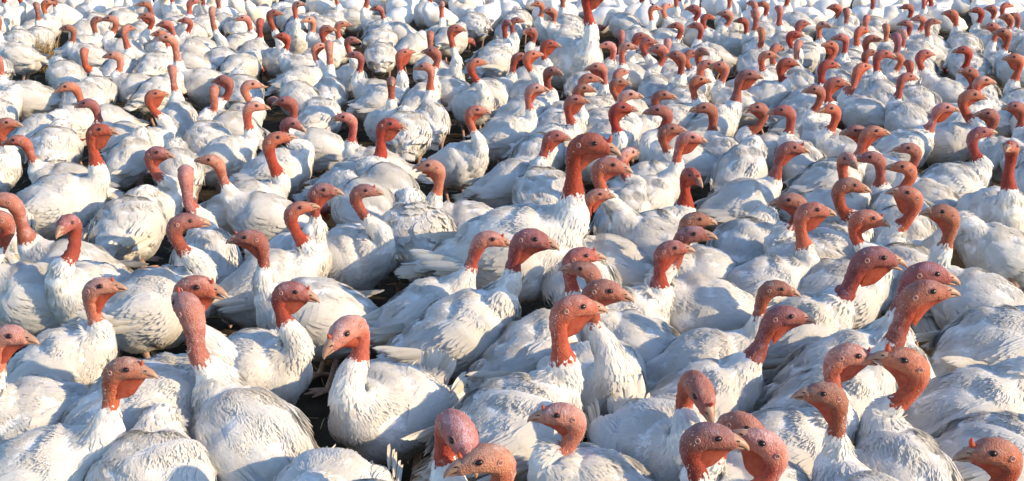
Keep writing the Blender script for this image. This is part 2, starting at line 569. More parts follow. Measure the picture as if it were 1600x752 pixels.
def build_wing(var, seed, side, merged):
    rng = np.random.default_rng(900 + seed + (side > 0) * 10)
    p, n = wing_grid(var, seed, side)
    na, nb = p.shape[:2]
    F = grid_faces(na, nb, False)
    a, b, c = p.reshape(-1, 3)[F[60, 0]], p.reshape(-1, 3)[F[60, 1]], p.reshape(-1, 3)[F[60, 2]]
    if np.cross(b - a, c - a) @ n.reshape(-1, 3)[F[60, 0]] < 0:
        F = F[:, ::-1]
    parts = [(p.reshape(-1, 3), F, n.reshape(-1, 3))]
    for row in range(1, na - 2):
        m = 13
        bb = np.clip((np.arange(m) + rng.uniform(-.3, .3, m) + .6) / m * (nb - 1), 0, nb - 1.01)
        i0 = bb.astype(int); fb = (bb - i0)[:, None]
        pp = p[row, i0] * (1 - fb) + p[row, i0 + 1] * fb
        nn = unit(n[row, i0] * (1 - fb) + n[row, i0 + 1] * fb)
        dd = unit(p[min(row + 2, na - 1), i0] - p[row, i0]) + np.array([0, 0, -.12]) + rng.normal(size=(m, 3)) * .08
        big = row / na
        parts.append(feathers(pp, nn, dd, rng.uniform(.038, .05, m) * (1 + .7 * big), rng.uniform(.0045, .0075, m) * (1 + .3 * big),
                              np.abs(rng.normal(.0008, .0005, m)), rng, nblend=.75))
    if merged:
        parts.append(cards_of(flight_frames(var, seed, side), rng, 5))
    v, f, nn = concat(parts)
    return mesh_np('wing', v, f, M_FEATHER)

# --- tail
def tail_frames(kind, var):
    z = {'slim': .284, 'plump': .294}.get(var, .298)
    root = tilt(np.array([-.190, 0, z]), var)
    pitch, fan, L = {'down': (-24, 8, .150), 'level': (-10, 10, .150), 'up': (58, 15, .155), 'fan': (30, 20, .155), 'drop': (-42, 14, .18)}[kind]
    pr = math.radians(pitch)
    ax = np.array([-math.cos(pr), 0, math.sin(pr)])
    up = np.array([math.sin(pr), 0, math.cos(pr)])
    fr = []
    order = sorted(range(11), key=lambda k: -abs(k - 5))
    for m, k in enumerate(order):
        f = (k - 5) / 5.0
        a = math.radians(fan) * f
        d = ax * math.cos(a) + np.array([0, 1, 0]) * math.sin(a) - up * .05 * f * f
        nn = unit(up + np.array([0, 1, 0]) * .35 * f)
        fr.append((root + np.array([0, .030 * f, 0]) + up * (.0014 * m - .006), nn, unit(d), L * (1 - .10 * f * f), .0150))
    return fr

def build_tail(kind, var, seed, merged):
    rng = np.random.default_rng(300 + seed)
    fr = tail_frames(kind, var)
    parts = []
    # coverts that hide the roots of the tail feathers, above and below
    for sgn in (1, -1):
        for ring, ln in ((0, .060), (1, .075), (2, .085)):
            m = 9
            f = np.linspace(-1, 1, m) + rng.uniform(-.08, .08, m)
            idx = np.clip(((f + 1) * 5).round().astype(int), 0, 10)
            by_k = {int(round(i)): None for i in range(11)}
            ds = np.array([sorted(fr, key=lambda q: q[2][1])[i][2] for i in idx])
            up = unit(np.array([s[1] for s in fr]).mean(0)) * sgn
            base = fr[0][0] * 0 + (fr[5][0] * np.array([1, 0, 1]) + np.array([.038 - .018 * ring, 0, .006])) + np.array([0, 1, 0]) * (f * .045)[:, None] + up * (.030 - .009 * ring)
            nn = unit(np.tile(up, (m, 1)) + np.array([0, 1, 0]) * (f * .9)[:, None])
            parts.append(feathers(base, nn, ds - up * .12, np.full(m, ln), np.full(m, .017), np.abs(rng.normal(.003, .003, m)), rng))
    if merged:
        parts.append(cards_of(fr, rng, 5, .002))
    v, f, nn = concat(parts)
    return mesh_np('tail', v, f, M_FEATHER)

def unit_feather():
    """A single long feather, 1 m long along +X, 1 m half width, with a raised shaft and a ragged tip."""
    xs = np.array([0, .08, .25, .5, .72, .88, .96, 1.0])
    w = np.array([.16, .50, .85, 1.0, .97, .82, .56, .18])
    cols = np.array([-1, -.45, 0, .45, 1])
    V, F = [], []
    rng = np.random.default_rng(5)
    for i, x in enumerate(xs):
        for c in cols:
            nick = rng.uniform(-.025, .012) if abs(c) == 1 and i > 2 else 0
            V.append((x - .05 * abs(c) * x + nick, c * w[i] * (1 + nick * 4), .05 * (1 - abs(c)) ** 2 - .10 * x * x - .10 * c * c))
    V = np.array(V)
    return V, grid_faces(len(xs), len(cols), False)
FV, FF = unit_feather()
FEATHER_ME = {}
def feather_mesh(L, W, soiled=False):
    key = (round(L, 3), round(W, 4), soiled)
    if key not in FEATHER_ME:
        FEATHER_ME[key] = mesh_np('feather', FV * np.array([L, W, L * .16]), FF, M_SOILED if soiled else M_QUILL)
    return FEATHER_ME[key]

def frame_matrix(p, d, n):
    x = Vector(d).normalized(); z = Vector(n); z = (z - x * z.dot(x)).normalized(); y = z.cross(x)
    M = Matrix((x, y, z)).transposed().to_4x4()
    M.translation = Vector(p)
    return M

# --- head pieces, in the head's own frame (x forward, y left, z up)
def loft(rows, nseg, cap=True):
    """rows: (centre xyz, half width, top, bottom) with rings in the y-z plane."""
    th = np.linspace(0, 2 * math.pi, nseg, endpoint=False)
    V = []
    for (cx, cz, hw, tp, bt) in rows:
        for a in th:
            s = math.sin(a)
            V.append((cx, hw * math.cos(a), cz + (tp if s > 0 else bt) * s))
    F = grid_faces(len(rows), nseg, True)
    return np.array(V), F

def build_beak(gape):
    up, fu = loft([(.038, -.003, .0130, .0128, .0035), (.045, -.003, .0118, .0122, .003), (.053, -.004, .0094, .0104, .0032),
                   (.061, -.0058, .0070, .0080, .0040), (.067, -.0085, .0048, .0060, .0042), (.0715, -.0120, .0028, .0042, .0038), (.0732, -.0150, .0008, .0014, .0012)], 10)
    lo, fl = loft([(.036, -.0095, .0115, .0022, .0075), (.046, -.0098, .0100, .0020, .0066), (.055, -.0104, .0074, .0018, .0052),
                   (.062, -.0114, .0046, .0016, .0036), (.0665, -.0124, .0016, .0008, .0012)], 10)
    g = math.radians(gape)
    q = lo - np.array([.030, 0, -.006])
    lo = np.stack([q[:, 0] * math.cos(g) + q[:, 2] * math.sin(g), q[:, 1], -q[:, 0] * math.sin(g) + q[:, 2] * math.cos(g)], -1) + np.array([.030, 0, -.006])
    V = np.concatenate([up, lo]); F = np.concatenate([fu, fl + len(up)])
    V[:, 0] = .038 + (V[:, 0] - .038) * .90
    mi = np.zeros(len(F), int)
    # nostril slits, set just proud of the horn
    for s in (-1, 1):
        c = np.array([.0510, s * .0090, .0012])
        n0 = len(V)
        V = np.concatenate([V, np.array([c + (-.0028, s * .0006, -.0004), c + (.0028, -s * .0010, -.0010), c + (.0022, -s * .0016, .0012), c + (-.0020, s * .0000, .0016)])])
        F = np.concatenate([F, [[n0, n0 + 1, n0 + 2, n0 + 3]]]); mi = np.append(mi, 1)
    return mesh_np('beak', V, F, [M_BEAK, M_EYE], True, None, None, mi)

def torus(R, r, nu, nv, sx=1, sz=1):
    u = np.linspace(0, 2 * math.pi, nu, endpoint=False)[:, None]; v = np.linspace(0, 2 * math.pi, nv, endpoint=False)[None]
    V = np.stack([(R + r * np.cos(v)) * np.cos(u) * sx, r * np.sin(v) + 0 * u, (R + r * np.cos(v)) * np.sin(u) * sz], -1).reshape(-1, 3)
    F = []
    for i in range(nu):
        for j in range(nv):
            F.append([i * nv + j, ((i + 1) % nu) * nv + j, ((i + 1) % nu) * nv + (j + 1) % nv, i * nv + (j + 1) % nv])
    return V, np.array(F)

def ball(rx, ry, rz, nu=10, nv=7):
    V = []
    for i in range(nv):
        ph = math.pi * (i + .02) / (nv - 1 + .04) - math.pi / 2
        for j in range(nu):
            a = 2 * math.pi * j / nu
            V.append((rx * math.cos(ph) * math.cos(a), ry * math.sin(ph), rz * math.cos(ph) * math.sin(a)))
    return np.array(V), grid_faces(nv, nu, True)

def build_eye():
    a, fa = ball(.0056, .0038, .0047)
    b, fb = torus(.0060, .0012, 14, 6, 1.12, .86)
    b[:, 1] -= 0.0
    V = np.concatenate([a, b]); F = np.concatenate([fa, fb + len(a)])
    return mesh_np('eye', V, F, [M_EYE, M_LID], True, None, None, np.r_[np.zeros(len(fa), int), np.ones(len(fb), int)])

def build_ear():
    a, fa = torus(.0036, .0013, 12, 6, .95, 1.1)
    b, fb = ball(.0028, .0008, .0031, 8, 5)
    V = np.concatenate([a, b]); F = np.concatenate([fa, fb + len(a)])
    return mesh_np('ear', V, F, [M_EAR, M_LID], True, None, None, np.r_[np.zeros(len(fa), int), np.ones(len(fb), int)])

def build_snood():
    rows = [(0, 0, .0058, .0058, .0058), (.003, .0, .0052, .0052, .0052), (.007, .001, .0046, .0046, .0046), (.011, .003, .0042, .0042, .0042),
            (.014, .0055, .0030, .0030, .0030), (.0155, .0068, .0006, .0006, .0006)]
    V, F = loft(rows, 8)
    a = math.radians(48)
    V = np.stack([V[:, 0] * math.cos(a) - V[:, 2] * math.sin(a), V[:, 1], V[:, 0] * math.sin(a) + V[:, 2] * math.cos(a)], -1) + np.array([.041, 0, .006])
    return mesh_np('snood', V, F, M_WATTLE)

def build_wattle(big):
    """Loose skin between the chin and the front of the neck, a thin double-sided fold."""
    out = np.array([(.048, -.0160), (.040, -.0215), (.030, -.0265), (.021, -.0330), (.0130, -.0420), (.006, -.0520), (-.002, -.0620)])
    if big:
        out = out + np.array([(0, 0), (.001, -.004), (.003, -.009), (.006, -.012), (.007, -.011), (.005, -.006), (0, 0)])
    inn = np.array([(.034, -.006), (.024, -.010), (.012, -.014), (.004, -.022), (-.001, -.034), (-.004, -.046), (-.006, -.060)])
    V = []
    for k in range(len(out)):
        for (t, w) in ((0, .0105), (.35, .0095), (.7, .0055), (1, .0006)):
            p = inn[k] * (1 - t) + out[k] * t
            V.append((p[0], w * (1 if k < 5 else .85), p[1]))
        for (t, w) in ((.7, .0055), (.35, .0095), (0, .0105)):
            p = inn[k] * (1 - t) + out[k] * t
            V.append((p[0], -w * (1 if k < 5 else .85), p[1]))
    return mesh_np('wattle', np.array(V), grid_faces(len(out), 7, False), M_WATTLE)

def build_leg(side):
    rows = []
    V, F, off = [], [], 0
    def tube(pts, rad, n=8):
        nonlocal off
        pts = np.array(pts, float); rad = np.array(rad, float)
        P, nr, t = sweep(pts, np.zeros(len(pts)) + .001, rad, rad, rad, n, 1.0)
        V.append(P.reshape(-1, 3)); F.append(grid_faces(len(pts), n, True) + off); off += len(pts) * n
    y = side * .075
    tube([(-.02, y, .235), (-.035, y, .19), (-.045, y, .15), (-.035, y, .11), (-.02, y, .06), (-.005, y, .022), (.0, y, .010)], [.045, .034, .019, .012, .011, .012, .009])
    for ang, L in ((-28, .075), (0, .09), (28, .075), (170, .04)):
        a = math.radians(ang)
        c, s = math.cos(a), math.sin(a)
        tube([(-.004 + L * q * c, y + L * q * s, .011 - .004 * q) for q in (0, .35, .7, 1.0)], [.0095, .0080, .0065, .002], 6)
    return mesh_np('leg', np.concatenate(V), np.concatenate(F), M_LEG)

# --- the continuous body: torso, neck and head in one surface
def bezier(a, b, c, d, n):
    t = np.linspace(0, 1, n)[:, None]
    return a * (1 - t)**3 + 3 * b * t * (1 - t)**2 + 3 * c * t * t * (1 - t) + d * t**3

def pose_keys(var, Hc, dyaw, pitch, hs, bare):
    """Spine keys of a bird whose head centre is Hc (bird frame) and looks dyaw off the body axis."""
    q = torso_rings('hen' if var == 'ruffled' else var, 16, 0)
    f = np.array([math.cos(dyaw) * math.cos(pitch), math.sin(dyaw) * math.cos(pitch), math.sin(pitch)])
    l = np.array([-math.sin(dyaw), math.cos(dyaw), 0])
    u = np.cross(f, l)
    A = q[-1, :3]
    v = A - Hc
    turn = math.atan2(v @ u, v @ f) - math.atan2(-.052, -.0095)
    turn = (turn + math.pi) % (2 * math.pi) - math.pi
    turn = min(max(turn * .85, -1.05), .38)
    HP = HEAD[:, :2].copy()
    for k, w in ((0, 1.0), (1, .85), (2, .5)):
        dx, dz = HEAD[k, 0] - HEAD[3, 0], HEAD[k, 1] - HEAD[3, 1]
        c, sn = math.cos(turn * w), math.sin(turn * w)
        HP[k] = HEAD[3, 0] + dx * c - dz * sn, HEAD[3, 1] + dx * sn + dz * c
    hp = Hc + (f * HP[:, 0:1] + u * HP[:, 1:2]) * hs
    ta = unit(q[-1, :3] - q[-2, :3])
    B = hp[0]
    tb = unit(hp[1] - hp[0])
    dist = np.linalg.norm(B - A)
    neck = bezier(A, A + ta * dist * .33, B - tb * dist * .36, B, 8)[1:-1]
    qn = np.linspace(0, 1, 8)[1:-1]
    r0s, r0t, r0b = q[-1, 3], q[-1, 4], q[-1, 5]
    r1 = HEAD[0, 4] * hs
    k = np.minimum(1, qn * 1.08) ** .80
    pos = np.concatenate([q[:, :3], neck, hp])
    rs = np.concatenate([q[:, 3], r0s * (1 - k) + r1 * k, HEAD[:, 4] * hs])
    rt = np.concatenate([q[:, 4], r0t * (1 - k) + HEAD[0, 2] * hs * k, HEAD[:, 2] * hs])
    rb = np.concatenate([q[:, 5], r0b * (1 - k) + HEAD[0, 3] * hs * k, HEAD[:, 3] * hs])
    yaw = np.concatenate([np.zeros(len(q)), dyaw * smooth((qn - .1) / .9), np.full(len(HEAD), dyaw)])
    return pos, yaw, rs, rt, rb, (f, l, u), len(q), len(neck)

def build_body(var, seed, Hc, dyaw, pitch, hs, bare, rng, near, hair):
    pos, yaw, rs, rt, rb, (f, l, u), nt, nn = pose_keys(var, Hc, dyaw, pitch, hs, bare)
    d = np.maximum(np.linalg.norm(np.diff(pos, axis=0), axis=1), 1e-4)
    T = np.concatenate([[0], np.cumsum(d)])
    Tn, Th = T[nt - 1], T[nt + nn]
    if near:
        t = np.concatenate([np.linspace(0, Tn, 26)[:-1], np.linspace(Tn, Th, 18)[:-1], np.linspace(Th, T[-1], 26)])
        nseg = 26
    else:
        t = np.concatenate([np.linspace(0, Tn, 16)[:-1], np.linspace(Tn, Th, 10)[:-1], np.linspace(Th, T[-1], 15)])
        nseg = 16
    keys = np.concatenate([pos, yaw[:, None], rs[:, None], rt[:, None], rb[:, None]], 1)
    q = hermite(keys, T, t)
    R, NR, tg = sweep(q[:, :3], q[:, 3], q[:, 4], q[:, 5], q[:, 6], nseg)
    # distance from the head centre along the spine
    dist_h = (T[nt + nn + 3] - t)
    skin = np.clip((bare - dist_h) / .065 + .5, 0, 1) * smooth((t - Tn - .15 * (Th - Tn)) / .03)
    R = R + NR * (lump(R, seed) * (1 - skin)[:, None])[..., None]
    # warty relief of the bare neck
    k = unit(rng.normal(size=(10, 3))) * (2 * math.pi / rng.uniform(.009, .022, 10))[:, None]
    wart = (np.sin(R @ k.T + rng.uniform(0, 6.28, 10))).sum(-1) * .00042
    R = R + NR * (wart * skin[:, None])[..., None]
    hd = (R - Hc) / hs
    uu = hd @ u
    ff = hd @ f
    crown = np.maximum(smooth((uu + .004) / .018) * smooth((ff + .055) / .03), .65 * smooth((-ff - .016) / .016)) * skin[:, None]  # violet runs down the nape: part skin colour, part shade put into the colour
    face = smooth((uu + .032) / .022) * skin[:, None]
    sk = np.repeat(skin, nseg)
    if hair < 0:
        return R.reshape(-1, 3), grid_faces(len(t), nseg, True), sk, crown.ravel(), face.ravel()
    me = mesh_np('body', R.reshape(-1, 3), grid_faces(len(t), nseg, True), M_BODY, True, {'skin': sk, 'crown': crown.ravel(), 'face': face.ravel()})
    # neck feathers between the shoulders and the bare skin, ruffled into a collar at the edge
    ring_mask = np.where((t >= Tn * .93) & (skin < .93))[0]
    parts = []
    hi = ring_mask[-1] if len(ring_mask) else 0
    lo = ring_mask[0] if len(ring_mask) else 0
    if hi - lo >= 1:
        arc = t[hi] - t[lo]
        rows = max(2, int(arc / (.008 if near else .016)))
        for r in range(rows + 1):
            qq = r / rows
            si = np.interp(t[lo] + arc * qq, t, np.arange(len(t)))
            per = 2 * math.pi * np.interp(si, np.arange(len(t)), q[:, 4])
            m = max(7, int(per / (.0085 if near else .016)))
            ii = si + rng.uniform(-.3, .3, m)
            jj = (np.arange(m) + rng.uniform(-.35, .35, m)) / m * nseg
            keep = rng.uniform(size=m) > 1.15 * np.interp(si, np.arange(len(t)), skin)
            ii, jj = ii[keep], jj[keep]
            m = len(ii)
            if m == 0:
                continue
            p, n, tn = sample_rings(R, NR, ii, jj)
            dd = -tn + rng.normal(size=p.shape) * .22
            big = 1.25 - .45 * qq
            L = rng.uniform(.018, .030, m) * big * (1 if near else 1.25)
            W = rng.uniform(.0034, .0060, m) * big * (1 if near else 1.5)
            lf = np.abs(rng.normal(.0010, .0012, m)) + (.003 if qq > .85 else 0) * rng.uniform(size=m)
            v, fc, no = feathers(p, n, dd, L, W, lf, rng, rows=3, nblend=.7)
            parts.append((v, fc, no))
    fme = None
    if parts:
        v, fc, no = concat(parts)
        mi = np.zeros(len(fc), int)
        if hair:
            hm = np.where(skin > .75)[0]
            hm = hm[hm < len(t) - 9]
            m = hair
            ii = rng.uniform(hm[0], hm[-1], m); jj = rng.uniform(0, nseg, m)
            p, n, tn = sample_rings(R, NR, ii, jj)
            top = ((n @ f) < -.15) & ((n @ u) < .75)
            p, n, tn = p[top], n[top], tn[top]
            dd = unit(n + rng.normal(size=n.shape) * .35 - tn * .5)
            bb = unit(np.cross(dd, n + rng.normal(size=n.shape) * .3))
            Lh = rng.uniform(.003, .0075, len(p))[:, None]
            hv = np.stack([p - bb * .0004, p + bb * .0004, p + dd * Lh + bb * .0001, p + dd * Lh - bb * .0001], 1).reshape(-1, 3)
            hf = np.arange(len(p) * 4).reshape(-1, 4) + len(v)
            v = np.concatenate([v, hv]); fc = np.concatenate([fc, hf]); no = np.concatenate([no, np.repeat(n, 4, 0)])
            mi = np.r_[mi, np.ones(len(hf), int)]
        fme = mesh_np('neck_feathers', v, fc, [M_FEATHER, M_BRISTLE], True, None, None, mi)
    return me, fme, (f, l, u)

# ------------------------------------------------------------------ the flock
# head x, head y, look, body x, body y, heading, options, label, short name when other birds are described by it.
# x and y are where the bird stands in the photograph; look and heading are plan angles (0 right, 90 away, 180 left, 270 towards us).
FLOCK = [
 # --- front
 (186,574,350, 78,684,8,'w s1.05', 'large turkey facing right in the lower left corner, pink beak, folded throat skin', 'the large lower-left turkey'),
 (6,522,350, 36,606,215,'', 'turkey cut by the left edge, dark red face above a sunlit breast', None),
 (297,482,128, 395,645,135,'b.105 p10 v:slim s1.12 t:drop', 'turkey seen from behind with bare pink nape stretched up, wing trailing to lower left', 'the turkey with the bare pink nape'),
 (297,446,345, 240,604,25,'o9 w v:plump s1.16', 'orange-headed turkey with parted beak, right behind the bare pink nape', 'the orange-headed turkey'),
 (545,508,232, 603,588,238,'p-24 w t:up v:plump h1.12', 'pale pink-faced turkey facing us with raised tail, alone in front of a dark gap', 'the pale-faced turkey'),
 (713,664,300, 598,724,352,'p-38 v:plump s1.12', 'turkey bowing its mottled pink head over the bird at the bottom edge', 'the bowing mottled turkey'),
 (768,712,196, 850,800,182,'p-8', 'mottled pink head looking left at the bottom edge, below the bowing turkey', None),
 (498,950,250, 500,792,262,'n t:level', 'white rump and upright tail tips of a turkey cut by the bottom edge', None),
 (888,646,182, 985,728,184,'p4 w', 'turkey in front facing left with pale ear ring and a ruffled collar', 'the front turkey facing left'),
 (1091,600,292, 1040,588,284,'p-38 v:plump t:up s1.05', 'turkey coming towards us with fluffy breast, red head bent down', 'the fluffy-breasted turkey'),
 (1098,678,350, 1075,810,330,'p-4 w', 'turkey at the bottom edge looking right, under the bent red head', None),
 (1152,658,330, 1195,690,200,'p-14', 'small mottled head peeping out behind the bottom-edge pair, eye half closed', None),
 (1208,698,172, 1195,812,165,'p26 w', 'turkey at the bottom edge lifting its beak up to the left', None),
 (1318,552,355, 1218,622,6,'w p-3', 'turkey facing right with head over a sunlit white back, lower right', 'the lower-right turkey facing right'),
 (1300,614,182, 1312,742,108,'w p3', 'turkey facing left, its back to us, second from right in the lowest row', None),
 (1428,566,176, 1412,702,98,'p14 w sn v:slim h1.08', 'turkey with S-curved neck and glowing orange throat, beak raised left', 'the turkey with the S-curved neck'),
 (1430,588,60, 1350,618,70,'n', 'white rounded sunlit back between the two lower-right heads, head hidden', None),
 (1660,510,0, 1492,590,2,'v:slim s1.1', 'long grey-white back stretching to the right edge, head out of frame', None),
 (1566,704,182, 1600,822,180,'sn p2', 'turkey in the lower right corner facing left, fleshy nub on its beak', 'the lower right corner turkey'),
 (1650,640,0, 1512,700,4,'n', 'white back lying behind the lower right corner head', None),
 (1640,470,0, 1556,545,12,'n v:plump', 'fluffy round rump at the right edge, behind the long grey-white back', None),
 # --- second rows
 (14,312,182, 140,392,178,'b.140 p-4', 'turkey with curved pink neck facing out of the left edge, long white back', 'the curved-neck turkey'),
 (2,340,190, 14,430,190,'', 'red throat at the left edge just under the curved pink neck', None),
 (109,345,262, 138,424,252,'b.130 p-6', 'turkey facing straight at us on a slender red neck, left side', 'the turkey staring at us on the left'),
 (148,448,352, 84,512,4,'p8 w', 'turkey facing right with pale yellow beak, above the lower-left bird', 'the yellow-beaked turkey'),
 (281,346,20, 232,430,14,'v:plump', 'turkey looking right with shaggy breast, orange neck, left of centre', 'the shaggy-breasted turkey'),
 (290,272,104, 322,392,106,'b.120 v:slim', 'turkey seen from behind with pink nape and ruffled white neck feathers', 'the ruffled-neck turkey'),
 (398,370,186, 492,452,200,'w p-4 v:plump', 'turkey facing left with dark crown and hanging red wattle, sunlit breast', 'the wattled turkey facing left'),
 (449,452,352, 388,532,340,'p-12 w', 'red-faced turkey looking right and down, in front of a sunlit breast', 'the downward-looking red turkey'),
 (149,203,352, 88,292,14,'b.130 w s1.15 v:plump', 'dark-headed turkey with bright red neck facing right above a broad bluish body', 'the bright red-necked turkey'),
 (240,238,345, 226,312,16,'b.110', 'dark red head looking right, just right of the bright red neck', None),
 (338,252,184, 404,292,184,'p2', 'mottled pink turkey facing left with shaggy collar, left of the orange tall neck', 'the shaggy-collared turkey'),
 (424,218,8, 388,322,18,'b.130 p10 h1.12', 'tall turkey with orange head lifted right and thick white neck', 'the tall orange-headed turkey'),
 (458,328,6, 418,396,16,'b.120 p10', 'orange turkey facing right, beak raised, just left of two dark heads', 'the beak-raised orange turkey'),
 (497,297,352, 482,380,310,'w', 'dark plum-headed turkey looking right, left one of the pair', 'the left plum-headed turkey'),
 (562,298,354, 545,368,328,'b.100', 'dark plum-headed turkey looking right, right one of the pair', 'the right plum-headed turkey'),
 (680,330,100, 640,376,104,'n v:ruffled t:drop s1.1', 'ruffled turkey with drooping soiled tail feathers, back to us, head hidden', 'the ruffled turkey'),
 (680,259,182, 735,330,186,'o16 b.110', 'pink turkey facing left with open beak, beside the giant tom', 'the open-beaked pink turkey'),
 (914,222,342, 808,340,352,'s1.40 w sn b.130 v:hen h.93', 'giant crimson-necked tom with thick feathered front standing tall at the centre', 'the giant tom'),
 (945,256,350, 1015,345,160,'w s1.1', 'red head with parted beak close behind the giant tom neck', None),
 (976,240,40, 1000,300,60,'b.100', 'pale pink nape just right of the giant tom beak', None),
 (928,304,350, 966,368,170,'h.8', 'small narrow pink face wedged against the giant tom neck feathers', None),
 (757,372,354, 664,446,6,'v:slim b.100', 'small turkey facing right in front of the ruffled turkey, long low back', 'the small low-backed turkey'),
 (823,370,344, 748,492,10,'w p-8 s1.08', 'plump turkey at the centre facing right, crimson head and wattle', 'the crimson-headed centre turkey'),
 (899,400,6, 850,474,24,'b.100', 'turkey stretching its head right above two bowed heads', None),
 (921,422,178, 990,446,178,'p8 b.100', 'violet crown turned left between the two heads facing right', None),
 (936,450,350, 940,565,282,'p-8 v:plump', 'mottled head resting low over a broad soft white breast', 'the broad-breasted turkey'),
 (888,478,8, 800,622,32,'b.120 w s1.08', 'orange-necked turkey with white ear ring in front of the mottled low head', 'the orange-necked centre turkey'),
 (1041,388,354, 980,480,18,'b.120 w', 'turkey looking right with bent red neck, in front of a second head', 'the bent red-necked turkey'),
 (1072,366,340, 1082,440,195,'', 'lumpy violet crown half hidden behind the bent red neck', None),
 (1080,342,356, 1118,372,196,'t:up', 'brown-headed turkey looking right over its back, tail feathers spread up', 'the turkey with spread tail'),
 (1078,270,298, 1030,352,30,'b.160 p-16', 'turkey with long thin bright red neck leaning towards us', 'the long red-necked turkey'),
 (1216,492,352, 1112,542,6,'w b.120', 'turkey facing right with dark eye ring, above the fluffy breast', 'the dark-eyed turkey'),
 (1206,449,352, 1155,468,6,'p-6 h.92', 'small brown head looking right above a low white back', None),
 (1262,327,350, 1190,402,10,'w b.120', 'turkey looking right with bright orange throat, front one of two crossed heads', 'the orange-throated turkey'),
 (1243,312,182, 1278,400,150,'', 'head turned left, hidden behind the orange-throated turkey', None),
 (1321,288,352, 1262,350,10,'b.120 p-4', 'turkey with arched neck looking right over a white back', 'the arched-neck turkey'),
 (1349,338,352, 1300,398,10,'w p-8', 'turkey facing right with orange throat, below the arched neck', None),
 (1427,304,178, 1424,398,92,'b.110 p12 w', 'turkey facing left and up with orange throat and white neck, right of centre', 'the up-left facing turkey'),
 (1482,332,180, 1528,448,150,'b.100 p4', 'turkey facing left with a white tuft of down on its crown', 'the turkey with the white tuft'),
 (1358,400,354, 1232,456,6,'o12 w p-6 h1.15 b.130 s1.05', 'large violet-headed turkey facing right with open beak and stretched neck', 'the large violet-headed turkey'),
 (1440,424,352, 1270,520,14,'p-12 b.100 v:slim s1.1', 'dark red head facing right, rear one of two overlapping heads', None),
 (1432,456,356, 1298,560,14,'p4 w b.110 v:slim s1.1', 'red-throated turkey facing right, front one of two overlapping heads', 'the overlapping pair'),
 (1700,360,0, 1566,398,170,'n', 'white body at the right edge with brown wing tips, below the red upright neck', None),
 (1581,230,235, 1550,326,262,'b.150 p8 v:plump s1.08', 'turkey with upright red neck and broad white front near the right edge', 'the upright red neck'),
 (1525,208,0, 1482,256,8,'b.110 p6', 'turkey facing right above a broad bluish back, right side', 'the bluish-backed turkey'),
 (1230,230,352, 1152,288,10,'w b.120 sn', 'turkey with upright neck and red wattle looking right over a sleek bluish back', 'the sleek-backed turkey'),
 (1322,246,285, 1330,300,320,'b.110 p-6', 'speckled grey-pink head facing us above the arched neck', 'the speckled head facing us'),
 (1369,246,176, 1388,302,110,'b.110', 'brown head with orange throat turned left, right of the speckled head', None),
 (1427,232,180, 1462,280,150,'p4', 'small brown head facing left above the dark nape, right side', None),
 (1419,262,176, 1412,318,100,'b.110', 'dark nape with orange throat directly above the up-left facing turkey', None),
 (1072,214,352, 1015,298,28,'w b.100', 'pink head looking right, front one of two beside the giant tom', None),
 (1041,202,352, 1010,258,14,'w', 'brown-red head looking right, rear one of two beside the giant tom', None),
 (862,212,350, 802,246,6,'p-2', 'turkey facing right with low head, left of the giant tom face', None),
 # --- middle
 (603,193,346, 548,264,12,'o8 b.140 w h1.12', 'bright scarlet-necked tom looking right, beak parted', 'the scarlet-necked tom'),
 (546,184,184, 592,240,184,'o6 b.110', 'pink turkey facing left with parted beak, left of the scarlet-necked tom', None),
 (453,190,345, 430,232,12,'p-20 b.110', 'violet head bent right with orange neck, behind the tall orange head', None),
 (452,157,182, 496,206,184,'p2', 'pale orange turkey facing left above the bent violet head', None),
 (738,172,354, 716,240,322,'b.100', 'turkey on an upright pink neck looking right, behind the giant tom body', 'the upright pink-necked turkey'),
 (668,104,164, 672,188,94,'b.130 v:slim', 'turkey with bare pink neck seen from behind, white back like a teardrop', 'the teardrop-backed turkey'),
 (626,84,8, 598,154,12,'w p8', 'orange turkey facing right with wattle, left of the bare pink neck', 'the orange wattled turkey'),
 (611,126,280, 606,178,285,'b.100', 'small pink face towards us above a red neck', None),
 (680,80,174, 704,128,150,'p6', 'brown head with sunlit nape turned left, above the teardrop back', None),
 (708,44,350, 696,130,302,'b.120 w', 'upright turkey with long red throat looking right', 'the long red-throated turkey'),
 (739,98,6, 750,152,300,'p6 b.110', 'orange turkey lifting its beak right, yellowish pale neck', 'the yellowish-necked turkey'),
 (514,70,98, 515,146,96,'b.100 v:slim', 'turkey seen from behind, pinkish nape above a smooth rounded back', 'the smooth-backed turkey'),
 (560,86,172, 590,130,170,'b.100', 'dark pink head bowed left with hooked neck', None),
 (546,62,346, 545,118,300,'b.100', 'turkey looking right with thin red neck and white front', None),
 (424,20,350, 428,96,300,'b.120', 'upright turkey at the upper left looking right, long white front', 'the long white-fronted turkey'),
 (268,60,192, 330,128,186,'o10 b.120 h1.1 s1.05', 'big pale pink turkey facing left with open yellow beak, front of three heads', 'the open yellow-beaked turkey'),
 (254,52,190, 296,84,186,'', 'orange head facing left, pressed behind the open yellow beak', None),
 (262,36,186, 300,62,180,'', 'pink crown facing left, rearmost of three stacked heads', None),
 (233,24,196, 222,76,250,'w b.100', 'turkey bending its red head left, upper left', 'the bending red turkey'),
 (110,43,184, 146,64,188,'b.100', 'turkey facing left above the sunlit long neck, upper left', None),
 (131,80,104, 156,126,108,'b.130 p-10', 'long bare sunlit orange neck seen from behind, upper left', 'the long sunlit neck'),
 (111,134,200, 168,142,190,'p-16 b.100', 'pink head hooked down to the left in front of a sunlit back', 'the hooked-down head'),
 (142,161,184, 196,190,188,'b.090', 'turkey facing left directly above the dark-headed turkey', None),
 (34,219,184, 100,236,184,'p-4', 'head lying low facing left near the left edge', None),
